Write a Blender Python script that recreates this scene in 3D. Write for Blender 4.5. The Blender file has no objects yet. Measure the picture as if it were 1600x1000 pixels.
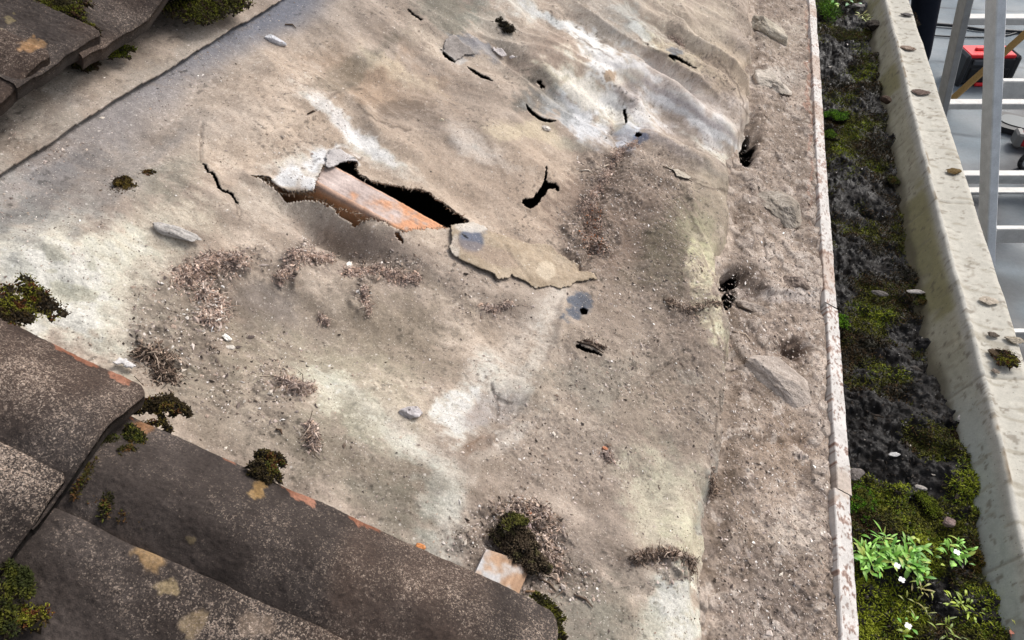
import bpy, math, random
import numpy as np
from mathutils import Vector, Matrix
random.seed(7); rng = np.random.default_rng(7)
SC = bpy.context.scene; COL = SC.collection
# ---------------------------------------------------------------- camera
CZ = 2.1; FPX = 1155.0
PITCH = math.atan2(1076, 1155); YAW = math.atan2(.194, .705)
cd = bpy.data.cameras.new('camera'); cam = bpy.data.objects.new('camera', cd); COL.objects.link(cam)
cam.location = (0, 0, CZ); cam.rotation_euler = (math.pi/2 - PITCH, 0, YAW)
cd.sensor_width = 36; cd.lens = FPX/1600*36; cd.clip_start = .02; cd.clip_end = 400
SC.camera = cam
# ---------------------------------------------------------------- light
SUN_EL = math.radians(44); SUN_AZ = math.radians(-38)      # azimuth measured from +Y towards -X
world = bpy.data.worlds.new('World'); SC.world = world; world.use_nodes = True
wn = world.node_tree; bg = wn.nodes['Background']
sky = wn.nodes.new('ShaderNodeTexSky'); sky.sky_type = 'NISHITA'; sky.sun_disc = False
sky.sun_elevation = SUN_EL; sky.sun_rotation = -SUN_AZ
sky.air_density = 1.0; sky.dust_density = 4.0; sky.ozone_density = 1.0
hsv = wn.nodes.new('ShaderNodeHueSaturation'); hsv.inputs['Saturation'].default_value = .45
wn.links.new(sky.outputs[0], hsv.inputs['Color']); wn.links.new(hsv.outputs[0], bg.inputs[0])
bg.inputs[1].default_value = .15
sl = bpy.data.lights.new('sun', 'SUN'); sun = bpy.data.objects.new('sun', sl); COL.objects.link(sun)
sl.energy = 1.8; sl.angle = math.radians(20); sl.color = (1, .965, .92)
sd = Vector((-math.sin(SUN_AZ)*math.cos(SUN_EL), math.cos(SUN_AZ)*math.cos(SUN_EL), math.sin(SUN_EL)))
sun.rotation_euler = sd.to_track_quat('Z', 'Y').to_euler(); sun.location = (-1, 2, 5)
SC.view_settings.view_transform = 'Standard'; SC.view_settings.look = 'None'
SC.view_settings.exposure = .26; SC.view_settings.gamma = 1
# ---------------------------------------------------------------- frames of reference
Fv = np.array([-math.sin(YAW)*math.cos(PITCH), math.cos(YAW)*math.cos(PITCH), -math.sin(PITCH)])
Rv = np.array([math.cos(YAW), math.sin(YAW), 0.]); Uv = np.cross(Rv, Fv)
C0 = np.array([0, 0, CZ]); TH = math.radians(25); HR = .6
NV = np.array([math.sin(TH), 0, math.cos(TH)]); SV = np.array([math.cos(TH), 0, -math.sin(TH)]); YV = np.array([0, 1., 0])
def ray(x, y):
    x = np.asarray(x, float)[..., None]; y = np.asarray(y, float)[..., None]
    return Fv + Rv*(x-800)/FPX + Uv*(500-y)/FPX
def W(s, Y, off=0.):                       # roof coordinates (down the slope, along the eave, above) -> world
    s, Y, off = np.broadcast_arrays(np.asarray(s, float), np.asarray(Y, float), np.asarray(off, float))
    return C0 + s[..., None]*SV + Y[..., None]*YV + (off[..., None]-HR)*NV
def proj(P):                               # world -> photograph pixels (1600 wide)
    d = P - C0; z = np.maximum(d@Fv, .02)
    return 800+FPX*(d@Rv)/z, 500-FPX*(d@Uv)/z
def PL(x, y, off=0.):                      # where a line of sight meets the roof plane raised by off
    d = ray(x, y); t = -(HR-np.asarray(off))/(d@NV); P = d*t[..., None]
    return P@SV, P[..., 1]
def HZ(x, y, z):                           # where it meets the level z
    d = ray(x, y); t = (z-CZ)/d[..., 2]; return C0 + d*t[..., None]
# ---------------------------------------------------------------- noise
def _h(ix, iy, seed):
    n = (ix.astype(np.int64)*374761393 + iy.astype(np.int64)*668265263 + seed*974634777) & 0xffffffff
    n = ((n ^ (n >> 13))*1274126177) & 0xffffffff
    return ((n ^ (n >> 16)) & 0xffff)/32767.5 - 1
def vn(x, y, seed=0):
    x = np.asarray(x, float); y = np.asarray(y, float)
    fx = np.floor(x); fy = np.floor(y); u = x-fx; v = y-fy; u = u*u*(3-2*u); v = v*v*(3-2*v)
    return (_h(fx, fy, seed)*(1-u)+_h(fx+1, fy, seed)*u)*(1-v) + (_h(fx, fy+1, seed)*(1-u)+_h(fx+1, fy+1, seed)*u)*v
def fbm(x, y, f, o=4, seed=0, g=.5):
    r = 0; a = 1; t = 0; x = np.asarray(x, float); y = np.asarray(y, float)
    for i in range(o):
        ca, sa = math.cos(.6*i+.3), math.sin(.6*i+.3)
        r = r + a*vn((x*ca-y*sa)*f+i*17.3, (x*sa+y*ca)*f-i*9.1, seed+i*7); t += a; a *= g; f *= 2.03
    return r/t*1.6
def worley(x, y, f, seed=0):
    x = np.asarray(x, float)*f; y = np.asarray(y, float)*f; ix = np.floor(x); iy = np.floor(y); F1 = np.full(x.shape, 9.); F2 = np.full(x.shape, 9.); cv = np.zeros(x.shape)
    for i in (-1, 0, 1):
        for j in (-1, 0, 1):
            cx = ix+i; cy = iy+j; d = np.hypot(cx+.5+.42*_h(cx, cy, seed)-x, cy+.5+.42*_h(cx, cy, seed+1)-y); n_ = d < F1
            F2 = np.where(n_, F1, np.minimum(F2, d)); cv = np.where(n_, _h(cx, cy, seed+2), cv); F1 = np.where(n_, d, F1)
    return F1, F2, cv
def sst(a, b, x):
    t = np.clip((x-a)/(b-a), 0, 1); return t*t*(3-2*t)
def lin(c):
    c = np.asarray(c, float)/255; return np.where(c <= .04045, c/12.92, ((c+.055)/1.055)**2.4)
def inpoly(x, y, poly):
    ins = np.zeros(x.shape, bool); n = len(poly); j = n-1
    for i in range(n):
        xi, yi = poly[i]; xj, yj = poly[j]
        if yi != yj: ins ^= ((yi > y) != (yj > y)) & (x < (xj-xi)*(y-yi)/(yj-yi)+xi)
        j = i
    return ins
def segdist(x, y, pts, closed=False):
    d = np.full(np.shape(x), 1e9); P = list(pts)+([pts[0]] if closed else [])
    for (ax, ay), (bx, by) in zip(P[:-1], P[1:]):
        L = (bx-ax)**2+(by-ay)**2+1e-12; t = np.clip(((x-ax)*(bx-ax)+(y-ay)*(by-ay))/L, 0, 1)
        d = np.minimum(d, np.hypot(x-ax-t*(bx-ax), y-ay-t*(by-ay)))
    return d
# ---------------------------------------------------------------- objects
def tag(o, label=None, cat=None, group=None, kind=None):
    for k, v in (('label', label), ('category', cat), ('group', group), ('kind', kind)):
        if v: o[k] = v
    return o
def link(o, parent=None):
    COL.objects.link(o)
    if parent:
        o.parent = parent; o.location = Vector(o.location)-Vector(parent.location)
    return o
def empty(name, loc, label, cat, group=None):
    o = bpy.data.objects.new(name, None); o.empty_display_size = .05; COL.objects.link(o); o.location = loc
    return tag(o, label, cat, group)
def npmesh(name, V, F, mat, parent=None, col=None, smooth=True, attrs=None, recentre=True):
    """V (n,3); F list of face arrays, each (m,3) or (m,4)"""
    V = np.asarray(V, float); F = F if isinstance(F, list) else [F]
    org = np.array([V[:, 0].mean(), V[:, 1].mean(), V[:, 2].min()]) if recentre else np.zeros(3)
    me = bpy.data.meshes.new(name); me.vertices.add(len(V)); me.vertices.foreach_set('co', (V-org).astype(np.float32).ravel())
    idx = np.concatenate([f.ravel() for f in F]).astype(np.int32)
    cnt = np.concatenate([np.full(len(f), f.shape[1]) for f in F]).astype(np.int32)
    st = np.concatenate([[0], np.cumsum(cnt)[:-1]]).astype(np.int32)
    me.loops.add(len(idx)); me.loops.foreach_set('vertex_index', idx)
    me.polygons.add(len(cnt)); me.polygons.foreach_set('loop_start', st); me.polygons.foreach_set('loop_total', cnt)
    me.polygons.foreach_set('use_smooth', np.full(len(cnt), smooth))
    me.update(calc_edges=True)
    if col is not None:
        c = np.ones((len(V), 4), np.float32); c[:, :3] = col
        a = me.attributes.new('Col', 'FLOAT_COLOR', 'POINT'); a.data.foreach_set('color', c.ravel())
    for k, v in (attrs or {}).items():
        a = me.attributes.new(k, 'FLOAT', 'POINT'); a.data.foreach_set('value', np.asarray(v, np.float32))
    me.validate(); me.materials.append(mat)
    o = bpy.data.objects.new(name, me); o.location = org
    return link(o, parent)
class MB:                                   # small mesh collector
    def __init__(s): s.V = []; s.F = []; s.C = []; s.n = 0
    def add(s, V, F, c=None):
        V = np.asarray(V, float); F = np.asarray(F)+s.n
        s.V.append(V); s.F.append(F); s.n += len(V)
        s.C.append(np.broadcast_to(np.asarray(c if c is not None else (.5, .5, .5), float), (len(V), 3)))
    def box(s, c, size, M=None, c_=None, bev=.0):
        hx, hy, hz = [v/2 for v in size]; b = min(bev, hx*.9, hy*.9, hz*.9)
        if b > 0:
            V = []; 
            for sx in (-1, 1):
                for sy in (-1, 1):
                    for sz in (-1, 1):
                        V += [(sx*hx, sy*(hy-b), sz*(hz-b)), (sx*(hx-b), sy*hy, sz*(hz-b)), (sx*(hx-b), sy*(hy-b), sz*hz)]
            V = np.array(V); I = lambda a, b_, c__, k: ((a*2+b_)*2+c__)*3+k
            F = [(I(1,0,0,0),I(1,1,0,0),I(1,1,1,0),I(1,0,1,0)),(I(0,0,0,0),I(0,0,1,0),I(0,1,1,0),I(0,1,0,0)),
                 (I(0,1,0,1),I(0,1,1,1),I(1,1,1,1),I(1,1,0,1)),(I(0,0,0,1),I(1,0,0,1),I(1,0,1,1),I(0,0,1,1)),
                 (I(0,0,1,2),I(1,0,1,2),I(1,1,1,2),I(0,1,1,2)),(I(0,0,0,2),I(0,1,0,2),I(1,1,0,2),I(1,0,0,2))]
            for a in (0, 1):
                for b_ in (0, 1):
                    F.append((I(a,b_,0,0),I(a,b_,1,0),I(a,b_,1,1),I(a,b_,0,1)))
                    F.append((I(a,0,b_,0),I(a,1,b_,0),I(a,1,b_,2),I(a,0,b_,2)))
                    F.append((I(0,a,b_,1),I(1,a,b_,1),I(1,a,b_,2),I(0,a,b_,2)))
            s.tri = getattr(s, 'tri', [])
            T = [(I(a,b_,c__,0),I(a,b_,c__,1),I(a,b_,c__,2),I(a,b_,c__,2)) for a in (0,1) for b_ in (0,1) for c__ in (0,1)]
            F = np.array(F); T3 = np.array(T)[:, :3]
            if M is not None: V = V@np.asarray(M).T
            s.tri.append(T3+s.n); s.add(V+np.asarray(c), F, c_)
        else:
            V = np.array([(x, y, z) for x in (-hx, hx) for y in (-hy, hy) for z in (-hz, hz)])
            F = [(0,1,3,2),(4,6,7,5),(0,4,5,1),(2,3,7,6),(0,2,6,4),(1,5,7,3)]
            if M is not None: V = V@np.asarray(M).T
            s.add(V+np.asarray(c), F, c_)
    def tube(s, pts, r, n=8, c=None, flat=1.):
        pts = np.asarray(pts, float); r = np.broadcast_to(r, (len(pts),)); V = []
        for i, p in enumerate(pts):
            t = pts[min(i+1, len(pts)-1)]-pts[max(i-1, 0)]; t = t/(np.linalg.norm(t)+1e-9)
            a = np.cross(t, (0, 0, 1.)); a = a if np.linalg.norm(a) > .05 else np.cross(t, (1., 0, 0)); a /= np.linalg.norm(a); b = np.cross(t, a)
            for k in range(n):
                q = 2*math.pi*k/n; V.append(p+(a*math.cos(q)+b*math.sin(q)*flat)*r[i])
        F = [(i*n+k, i*n+(k+1) % n, (i+1)*n+(k+1) % n, (i+1)*n+k) for i in range(len(pts)-1) for k in range(n)]
        m = len(pts)*n; V += [pts[0], pts[-1]]
        F += [(m, (k+1) % n, k, m) for k in range(n)] + [(m+1, m-n+k, m-n+(k+1) % n, m+1) for k in range(n)]
        s.add(V, F, c)
    def build(s, name, mat, parent=None, smooth=False):
        V = np.concatenate(s.V); C = np.concatenate(s.C); Q = []; T = []
        for f in s.F:
            if f.shape[1] == 3: T.append(f); continue
            deg = (f[:, 0] == f[:, 3]) | (f[:, 2] == f[:, 3]); Q.append(f[~deg]); T.append(f[deg][:, :3])
        T += getattr(s, 'tri', [])
        FF = [np.concatenate(q) for q in (Q, T) if len(q) and sum(map(len, q))]
        return npmesh(name, V, FF, mat, parent, C, smooth)
# ---------------------------------------------------------------- materials
def nt(name):
    m = bpy.data.materials.new(name); m.use_nodes = True; t = m.node_tree; return m, t, t.nodes['Principled BSDF']
def N(t, ty, **k):
    n = t.nodes.new(ty)
    for a, v in k.items():
        if a in n.inputs: n.inputs[a].default_value = v
        else: setattr(n, a, v)
    return n
def obco(t): return t.nodes.new('ShaderNodeNewGeometry').outputs['Position']
def rampf(t, src, a, b, ya=0., yb=1.):
    m = N(t, 'ShaderNodeMapRange'); t.links.new(src, m.inputs['Value'])
    m.inputs['From Min'].default_value = a; m.inputs['From Max'].default_value = b
    m.inputs['To Min'].default_value = ya; m.inputs['To Max'].default_value = yb; return m.outputs[0]
def mixc(t, fac, a, b, mode='MIX'):
    m = N(t, 'ShaderNodeMix', data_type='RGBA', blend_type=mode)
    for s_, v in ((m.inputs[0], fac), (m.inputs[6], a), (m.inputs[7], b)):
        if isinstance(v, bpy.types.NodeSocket): t.links.new(v, s_)
        elif isinstance(v, (int, float)): s_.default_value = v
        else: s_.default_value = (*v[:3], 1)
    return m.outputs[2]
def noise(t, sc, det=4, rough=.6, co=None):
    n = N(t, 'ShaderNodeTexNoise', Scale=sc, Detail=det, Roughness=rough); t.links.new(co or obco(t), n.inputs['Vector']); return n.outputs['Fac']
def mat_vc(name, rough=.9, grain=(500, .25), grain2=(90, .15), bump=(400, .3, .001), speck=None, spec=.25, base=None, metal=0.):
    """colour from the mesh (or a flat base), broken up by two scales of grain, sparse speckles and bump"""
    m, t, b = nt(name); co = obco(t)
    if base is None: c = N(t, 'ShaderNodeAttribute', attribute_name='Col').outputs['Color']
    else: c = N(t, 'ShaderNodeRGB').outputs[0]; c.default_value = (*base, 1)
    for sc, am in (grain, grain2):
        if am: c = mixc(t, 1., c, N(t, 'ShaderNodeCombineColor').outputs[0], 'MULTIPLY') if False else mixc(t, 1., c, rampf(t, noise(t, sc, 3, .65, co), .25, .75, 1-am, 1+am), 'MULTIPLY')
    if speck:
        for sc, thr, colr, am in speck:
            v = N(t, 'ShaderNodeTexVoronoi', Scale=sc); t.links.new(co, v.inputs['Vector'])
            sp = N(t, 'ShaderNodeSeparateColor'); t.links.new(v.outputs['Color'], sp.inputs[0])
            a = rampf(t, sp.outputs[0], thr, thr+.03); d = rampf(t, v.outputs['Distance'], .28, .4, 1, 0)
            mm = N(t, 'ShaderNodeMath', operation='MULTIPLY'); t.links.new(a, mm.inputs[0]); t.links.new(d, mm.inputs[1])
            m2 = N(t, 'ShaderNodeMath', operation='MULTIPLY'); t.links.new(mm.outputs[0], m2.inputs[0]); m2.inputs[1].default_value = am
            c = mixc(t, m2.outputs[0], c, colr)
    t.links.new(c, b.inputs['Base Color'])
    b.inputs['Metallic'].default_value = metal; b.inputs['Specular IOR Level'].default_value = spec
    if isinstance(rough, tuple): t.links.new(rampf(t, noise(t, rough[2], 3, .6, co), .35, .65, rough[0], rough[1]), b.inputs['Roughness'])
    else: b.inputs['Roughness'].default_value = rough
    if bump:
        bp = N(t, 'ShaderNodeBump', Strength=bump[1], Distance=bump[2]); t.links.new(noise(t, bump[0], 4, .7, co), bp.inputs['Height'])
        t.links.new(bp.outputs[0], b.inputs['Normal'])
    return m
M = {}
M['felt'] = mat_vc('felt', .93, (700, .30), (160, .16), (600, .5, .0012), [(700, .92, lin((222, 214, 204)), .5), (480, .90, lin((76, 64, 54)), .6), (260, .975, lin((225, 218, 210)), .6)])
M['crumb'] = mat_vc('crumb', .95, (900, .3), (200, .1), (900, .4, .0006))
M['mortar'] = mat_vc('mortar', .95, (500, .35), (120, .2), (350, .7, .002), [(300, .93, lin((200, 190, 180)), .6), (260, .92, lin((60, 50, 44)), .7)])
M['wood'] = mat_vc('wood', .8, (600, .2), (120, .15), (500, .35, .0008))
M['paint'] = mat_vc('flaking_paint', .7, (600, .12), (150, .08), (500, .35, .0006))
M['concrete'] = mat_vc('concrete', .82, (450, .10), (90, .10), (260, .35, .0008), [(330, .95, lin((80, 74, 66)), .5)], spec=.35)
M['soil'] = mat_vc('wet_soil', (.22, .85, 40), (500, .35), (120, .25), (420, .6, .002), [(260, .96, lin((170, 165, 158)), .45)], spec=.22)
M['moss'] = mat_vc('moss', .85, (800, .25), (150, .2), None, spec=.2)
M['leaf'] = mat_vc('leaf', .5, (400, .1), (80, .1), None, spec=.4)
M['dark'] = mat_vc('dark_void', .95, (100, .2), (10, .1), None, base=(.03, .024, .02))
M['alu'] = mat_vc('aluminium', (.3, .55, 40), (300, .12), (25, .16), (200, .1, .0005), spec=.5, metal=.05)
M['roofgrey'] = mat_vc('flat_roof_felt', (.45, .85, 2.5), (60, .1), (5, .16), (150, .3, .003), spec=.4)
M['plastic'] = mat_vc('plastic', .45, (200, .05), (20, .08), (300, .1, .0004), spec=.4)
M['cloth'] = mat_vc('cloth', .95, (600, .15), (30, .15), (350, .3, .001), spec=.1)
M['skin'] = mat_vc('skin', .6, (300, .05), (20, .08), None)
def mat_tile():
    m, t, b = nt('concrete_tile'); co = obco(t)
    c = N(t, 'ShaderNodeAttribute', attribute_name='Col').outputs['Color']
    wr = N(t, 'ShaderNodeAttribute', attribute_name='wear_shade').outputs['Fac']
    v = N(t, 'ShaderNodeTexVoronoi', Scale=1150); 
    dn = N(t, 'ShaderNodeTexNoise', Scale=900, Detail=2); t.links.new(co, dn.inputs['Vector'])
    vm = N(t, 'ShaderNodeVectorMath', operation='MULTIPLY_ADD'); t.links.new(dn.outputs['Color'], vm.inputs[0]); vm.inputs[1].default_value = (.0022,)*3; t.links.new(co, vm.inputs[2])
    t.links.new(vm.outputs[0], v.inputs['Vector'])
    sp = N(t, 'ShaderNodeSeparateColor'); t.links.new(v.outputs['Color'], sp.inputs[0])
    n2 = noise(t, 260, 4, .7, co)
    a1 = N(t, 'ShaderNodeMath', operation='ADD'); t.links.new(sp.outputs[0], a1.inputs[0]); t.links.new(n2, a1.inputs[1])
    a2 = N(t, 'ShaderNodeMath', operation='ADD'); t.links.new(a1.outputs[0], a2.inputs[0]); t.links.new(wr, a2.inputs[1])
    f = rampf(t, a2.outputs[0], 1.30, 2.0)
    lt = mixc(t, sp.outputs[1], lin((152, 132, 116)), lin((194, 176, 160)))
    c = mixc(t, 1., c, rampf(t, noise(t, 420, 3, .7, co), .25, .75, .5, 1.5), 'MULTIPLY')
    c = mixc(t, f, c, lt)
    t.links.new(c, b.inputs['Base Color']); b.inputs['Roughness'].default_value = .85; b.inputs['Specular IOR Level'].default_value = .3
    bp = N(t, 'ShaderNodeBump', Strength=.8, Distance=.0012); t.links.new(a1.outputs[0], bp.inputs['Height']); t.links.new(bp.outputs[0], b.inputs['Normal'])
    return m
M['tile'] = mat_tile()
# ---------------------------------------------------------------- the felt: relief, tears, stains and painted fold shading
def s_lap(Y): return -.402+.047*(np.clip(Y, 0, 3)-.446)+.0008*vn(Y*9, 0*Y, 41)+.0006*vn(Y*60, 0*Y, 42)
_EP = np.array([(1187, 0), (1186, 60), (1180, 120), (1176, 190), (1160, 245), (1152, 300), (1157, 340), (1150, 370), (1138, 410), (1135, 440), (1140, 480), (1150, 560), (1146, 620), (1142, 680), (1138, 740), (1128, 790), (1130, 860), (1124, 930), (1130, 1000)], float)
_es, _ey = PL(_EP[:, 0], _EP[:, 1], -.008); _o = np.argsort(_ey); _es = _es[_o]; _ey = _ey[_o]
def s_edge(Y): return np.interp(Y, _ey, _es)+.002*vn(Y*30, 0*Y, 3)+.0015*vn(Y*80, 0*Y, 4)
def blob(px, py, cx, cy, rx, ry, rot=0.):
    a = math.radians(rot); dx = px-cx; dy = py-cy
    u = dx*math.cos(a)+dy*math.sin(a); v = -dx*math.sin(a)+dy*math.cos(a)
    return np.sqrt((u/rx)**2+(v/ry)**2)
DEBRIS = [  # pixel centre, radii, tilt, strength: where loose dirt lies thick
 (345, 420, 75, 28, -10, 1.), (325, 470, 40, 60, 20, .9), (290, 530, 90, 70, 10, .8), (470, 405, 55, 18, -15, 1.), (450, 430, 22, 16, 0, 1.), (600, 415, 80, 24, 8, 1.),
 (575, 460, 14, 30, 0, .9), (440, 600, 60, 26, 25, .8), (330, 600, 120, 50, 20, .55), (485, 690, 25, 30, 0, .7), (560, 560, 160, 30, 20, .2),
 (960, 270, 45, 70, 10, .95), (925, 355, 55, 60, 15, 1.), (1020, 300, 80, 70, 30, .75), (1000, 430, 90, 90, 20, .6), (1060, 480, 60, 80, 0, .7), (980, 560, 140, 70, 10, .55),
 (1080, 640, 70, 90, 0, .6), (900, 700, 160, 90, 10, .5), (800, 850, 110, 70, 0, .9), (860, 900, 90, 50, 10, .8), (1020, 880, 70, 25, 5, .95), (1050, 890, 40, 22, 30, .9),
 (1070, 80, 70, 24, 40, .6), (1120, 150, 60, 18, 40, .6), (770, 380, 90, 20, 20, .3), (760, 475, 60, 22, 10, .6), (60, 230, 60, 30, -30, .5), (100, 165, 90, 22, -35, .5), (380, 30, 60, 24, -35, .35),
 (20, 215, 35, 40, 0, .8), (262, 470, 60, 60, 20, .65), (250, 540, 60, 50, 20, .85), (400, 540, 110, 40, 20, .5), (420, 620, 90, 50, 20, .5), (500, 330, 60, 20, 20, .3), (540, 340, 40, 40, 0, .0), (250, 60, 120, 20, -30, .3), (1160, 700, 80, 260, 0, .6), (700, 430, 60, 20, 10, .5), (640, 760, 200, 40, 30, .2)]
def debris(px, py):
    d = np.zeros(np.shape(px)); w = 22*fbm(px, py, .02, 3, 51); w2 = 22*fbm(px, py, .02, 3, 57)
    for cx, cy, rx, ry, ro, st in DEBRIS:
        d = np.maximum(d, st*(1-sst(.55, 1.25, blob(px+w, py+w2, cx, cy, rx, ry, ro))))
    return d
FEATURES = [  # pixel centre, radii, tilt, height in mm
 (520, 520, 210, 95, 5, -16), (560, 395, 150, 40, 22, -5), (530, 350, 90, 30, 22, -22), (1075, 420, 60, 130, -15, 16), (1090, 640, 60, 150, 0, 12), (1050, 860, 80, 120, 5, 9), (1100, 880, 22, 120, -2, -9),
 (845, 168, 48, 20, 20, -8), (850, 124, 34, 15, 25, -6), (785, 640, 62, 42, -10, -5), (700, 720, 60, 120, -30, 5), (985, 115, 26, 16, 20, 6), (1003, 152, 14, 18, 0, 5), (985, 188, 26, 14, 10, 5),
 (1060, 110, 160, 60, 35, 10), (950, 60, 200, 50, 30, 7), (900, 240, 60, 120, 15, -7), (800, 240, 160, 60, 15, 8), (250, 340, 200, 60, -20, 8), (60, 400, 140, 60, 0, 6), (95, 455, 50, 25, 0, -4),
 (600, 120, 150, 50, 20, -8), (560, 200, 140, 30, 35, 7), (420, 200, 150, 70, 0, 4), (930, 620, 160, 120, 0, 4), (1115, 530, 26, 80, -15, 8), (1120, 500, 20, 40, 0, -3), (720, 315, 70, 26, 28, -6), (880, 520, 60, 60, 0, 4), (1020, 330, 50, 30, 30, 5)]
HAIR = [[(313, 200), (313, 252)], [(507, 258), (510, 242), (520, 234), (530, 232)], [(555, 246), (560, 252), (568, 248)], [(1040, 270), (1062, 266), (1085, 285), (1100, 292)], [(1060, 300), (1075, 330), (1098, 370)],
 [(1000, 60), (1020, 75), (1060, 95)], [(1095, 290), (1140, 300), (1148, 318)], [(370, 320), (374, 345)], [(1010, 590), (1060, 560), (1085, 605), (1125, 640)], [(960, 520), (978, 530)], [(770, 600), (780, 640), (776, 660)], [(778, 622), (800, 628)], [(893, 560), (892, 575)],
 [(905, 60), (960, 92)], [(1118, 90), (1150, 130), (1168, 180)], [(650, 345), (700, 352)], [(560, 165), (590, 190), (640, 205)], [(1085, 470), (1112, 500), (1125, 545)], [(1120, 650), (1118, 700)], [(1085, 870), (1095, 930), (1100, 1000)]]
def fold(px, py, pts, w, h, seed=0):
    return 1.7*h*np.exp(-(segdist(px, py, pts)/w)**2)
_s1, _y1 = PL(522, 257, .004); _s2, _y2 = PL(695, 352, .004)
Yraf = lambda s: _y1+(_y2-_y1)*(s-_s1)/(_s2-_s1)-.0225
def felt_h(s, Y):
    px, py = proj(W(s, Y, 0)); h = 0*px
    wx = px+14*fbm(px, py, .011, 2, 31); wy = py+14*fbm(px, py, .011, 2, 37)
    for cx, cy, rx, ry, ro, mm in FEATURES: h = h+mm*.00165*np.exp(-blob(wx, wy, cx, cy, rx, ry, ro)**2*1.2)
    h = h + .0055*fbm(s*1., Y*1., 5, 3, 1) + .0035*fbm(s*.55, Y, 17, 3, 6) + .0020*fbm(s, Y, 30, 3, 5) + .00045*fbm(s, Y, 120, 3, 9)
    # creases that run down the slope where the felt has sagged
    q = (wx-1000)*-math.sin(math.radians(33))+(wy-120)*math.cos(math.radians(33))
    h = h + .0115*np.cos(q/8.+1.2*vn(px*.012, py*.012, 6))*np.exp(-blob(wx, wy, 1065, 160, 130, 75, 33)**2)
    h = h + .0055*np.sin(q/17.+vn(px*.01, py*.01, 2))*np.exp(-blob(wx, wy, 900, 90, 260, 120, 30)**2)
    h = h + fold(wx, wy, [(850, 20), (930, 80), (1010, 120), (1100, 190)], 9, .004) + fold(wx, wy, [(560, 130), (640, 190), (720, 240)], 12, .003)
    h = h - fold(wx, wy, [(975, 170), (962, 250), (930, 320), (905, 400)], 12, .006)
    h = h + fold(wx, wy, [(885, 460), (862, 530), (835, 610), (760, 700)], 7, .0025) + fold(wx, wy, [(535, 175), (600, 240), (650, 262)], 12, .003)
    h = h + fold(wx, wy, [(1000, 270), (1075, 300), (1100, 380), (1140, 480), (1150, 570)], 9, .004) - fold(wx, wy, [(1060, 300), (1085, 350), (1100, 420), (1060, 480)], 8, .003)
    h = h + fold(wx, wy, [(450, 230), (510, 190), (590, 130)], 9, .0025)+fold(wx, wy, [(0, 330), (120, 270), (260, 180), (420, 60)], 26, -.005)
    for hl in HAIR: h = h - .0016*np.exp(-(segdist(px+2.5*vn(px*.15, py*.15, 3), py+2.5*vn(px*.15, py*.15, 4), hl)/2.2)**2)
    mk = np.exp(-blob(px, py, 960, 110, 330, 170, 12)**4); rg = 1-np.abs(fbm(s*.30+.02*vn(s*6, Y*6, 3), Y, 10, 2, 81))*2.2; h = h + mk*.014*np.clip(rg, -1, 1)
    mk = sst(960, 1040, px)*sst(230, 330, py); rg = 1-np.abs(fbm(s, Y*.30+.02*vn(s*6, Y*6, 4), 13, 2, 83))*2.2; h = h + mk*.0075*np.clip(rg, -1, 1)
    mk = sst(700, 560, px)*sst(420, 300, py); rg = 1-np.abs(fbm(s*.45, Y, 7, 2, 85))*2.2; h = h + mk*.006*np.clip(rg, -1, 1)
    d = debris(px, py)
    h = h + sst(.5, 1., d)*.0065*np.clip(fbm(s, Y, 48, 3, 87)+.25, 0, 1)
    h = h + d*(.0018*np.abs(fbm(s, Y, 75, 2, 61)) + .0022*np.abs(fbm(s, Y, 230, 3, 67))) + .0003*fbm(s, Y, 500, 2, 71)
    # rolls over and drops on to the mortar bed at the eave
    e = s_edge(Y); h = h - .028*sst(-.034, .0, s-e+.006*fbm(s, Y, 11, 2, 95)) - .010*sst(-.075, -.01, s-e)
    h = h*(.25+.75*sst(.0, .09, np.abs(s-s_lap(Y))))
    g = (1-sst(.025, .075, np.abs(Y-Yraf(s))))*sst(-.27, -.2, s)*(1-sst(.24, .32, s))   # the felt drapes over the rafter
    h = h + g*np.maximum(.0062-h, 0)
    return np.maximum(h, -.05)
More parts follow.
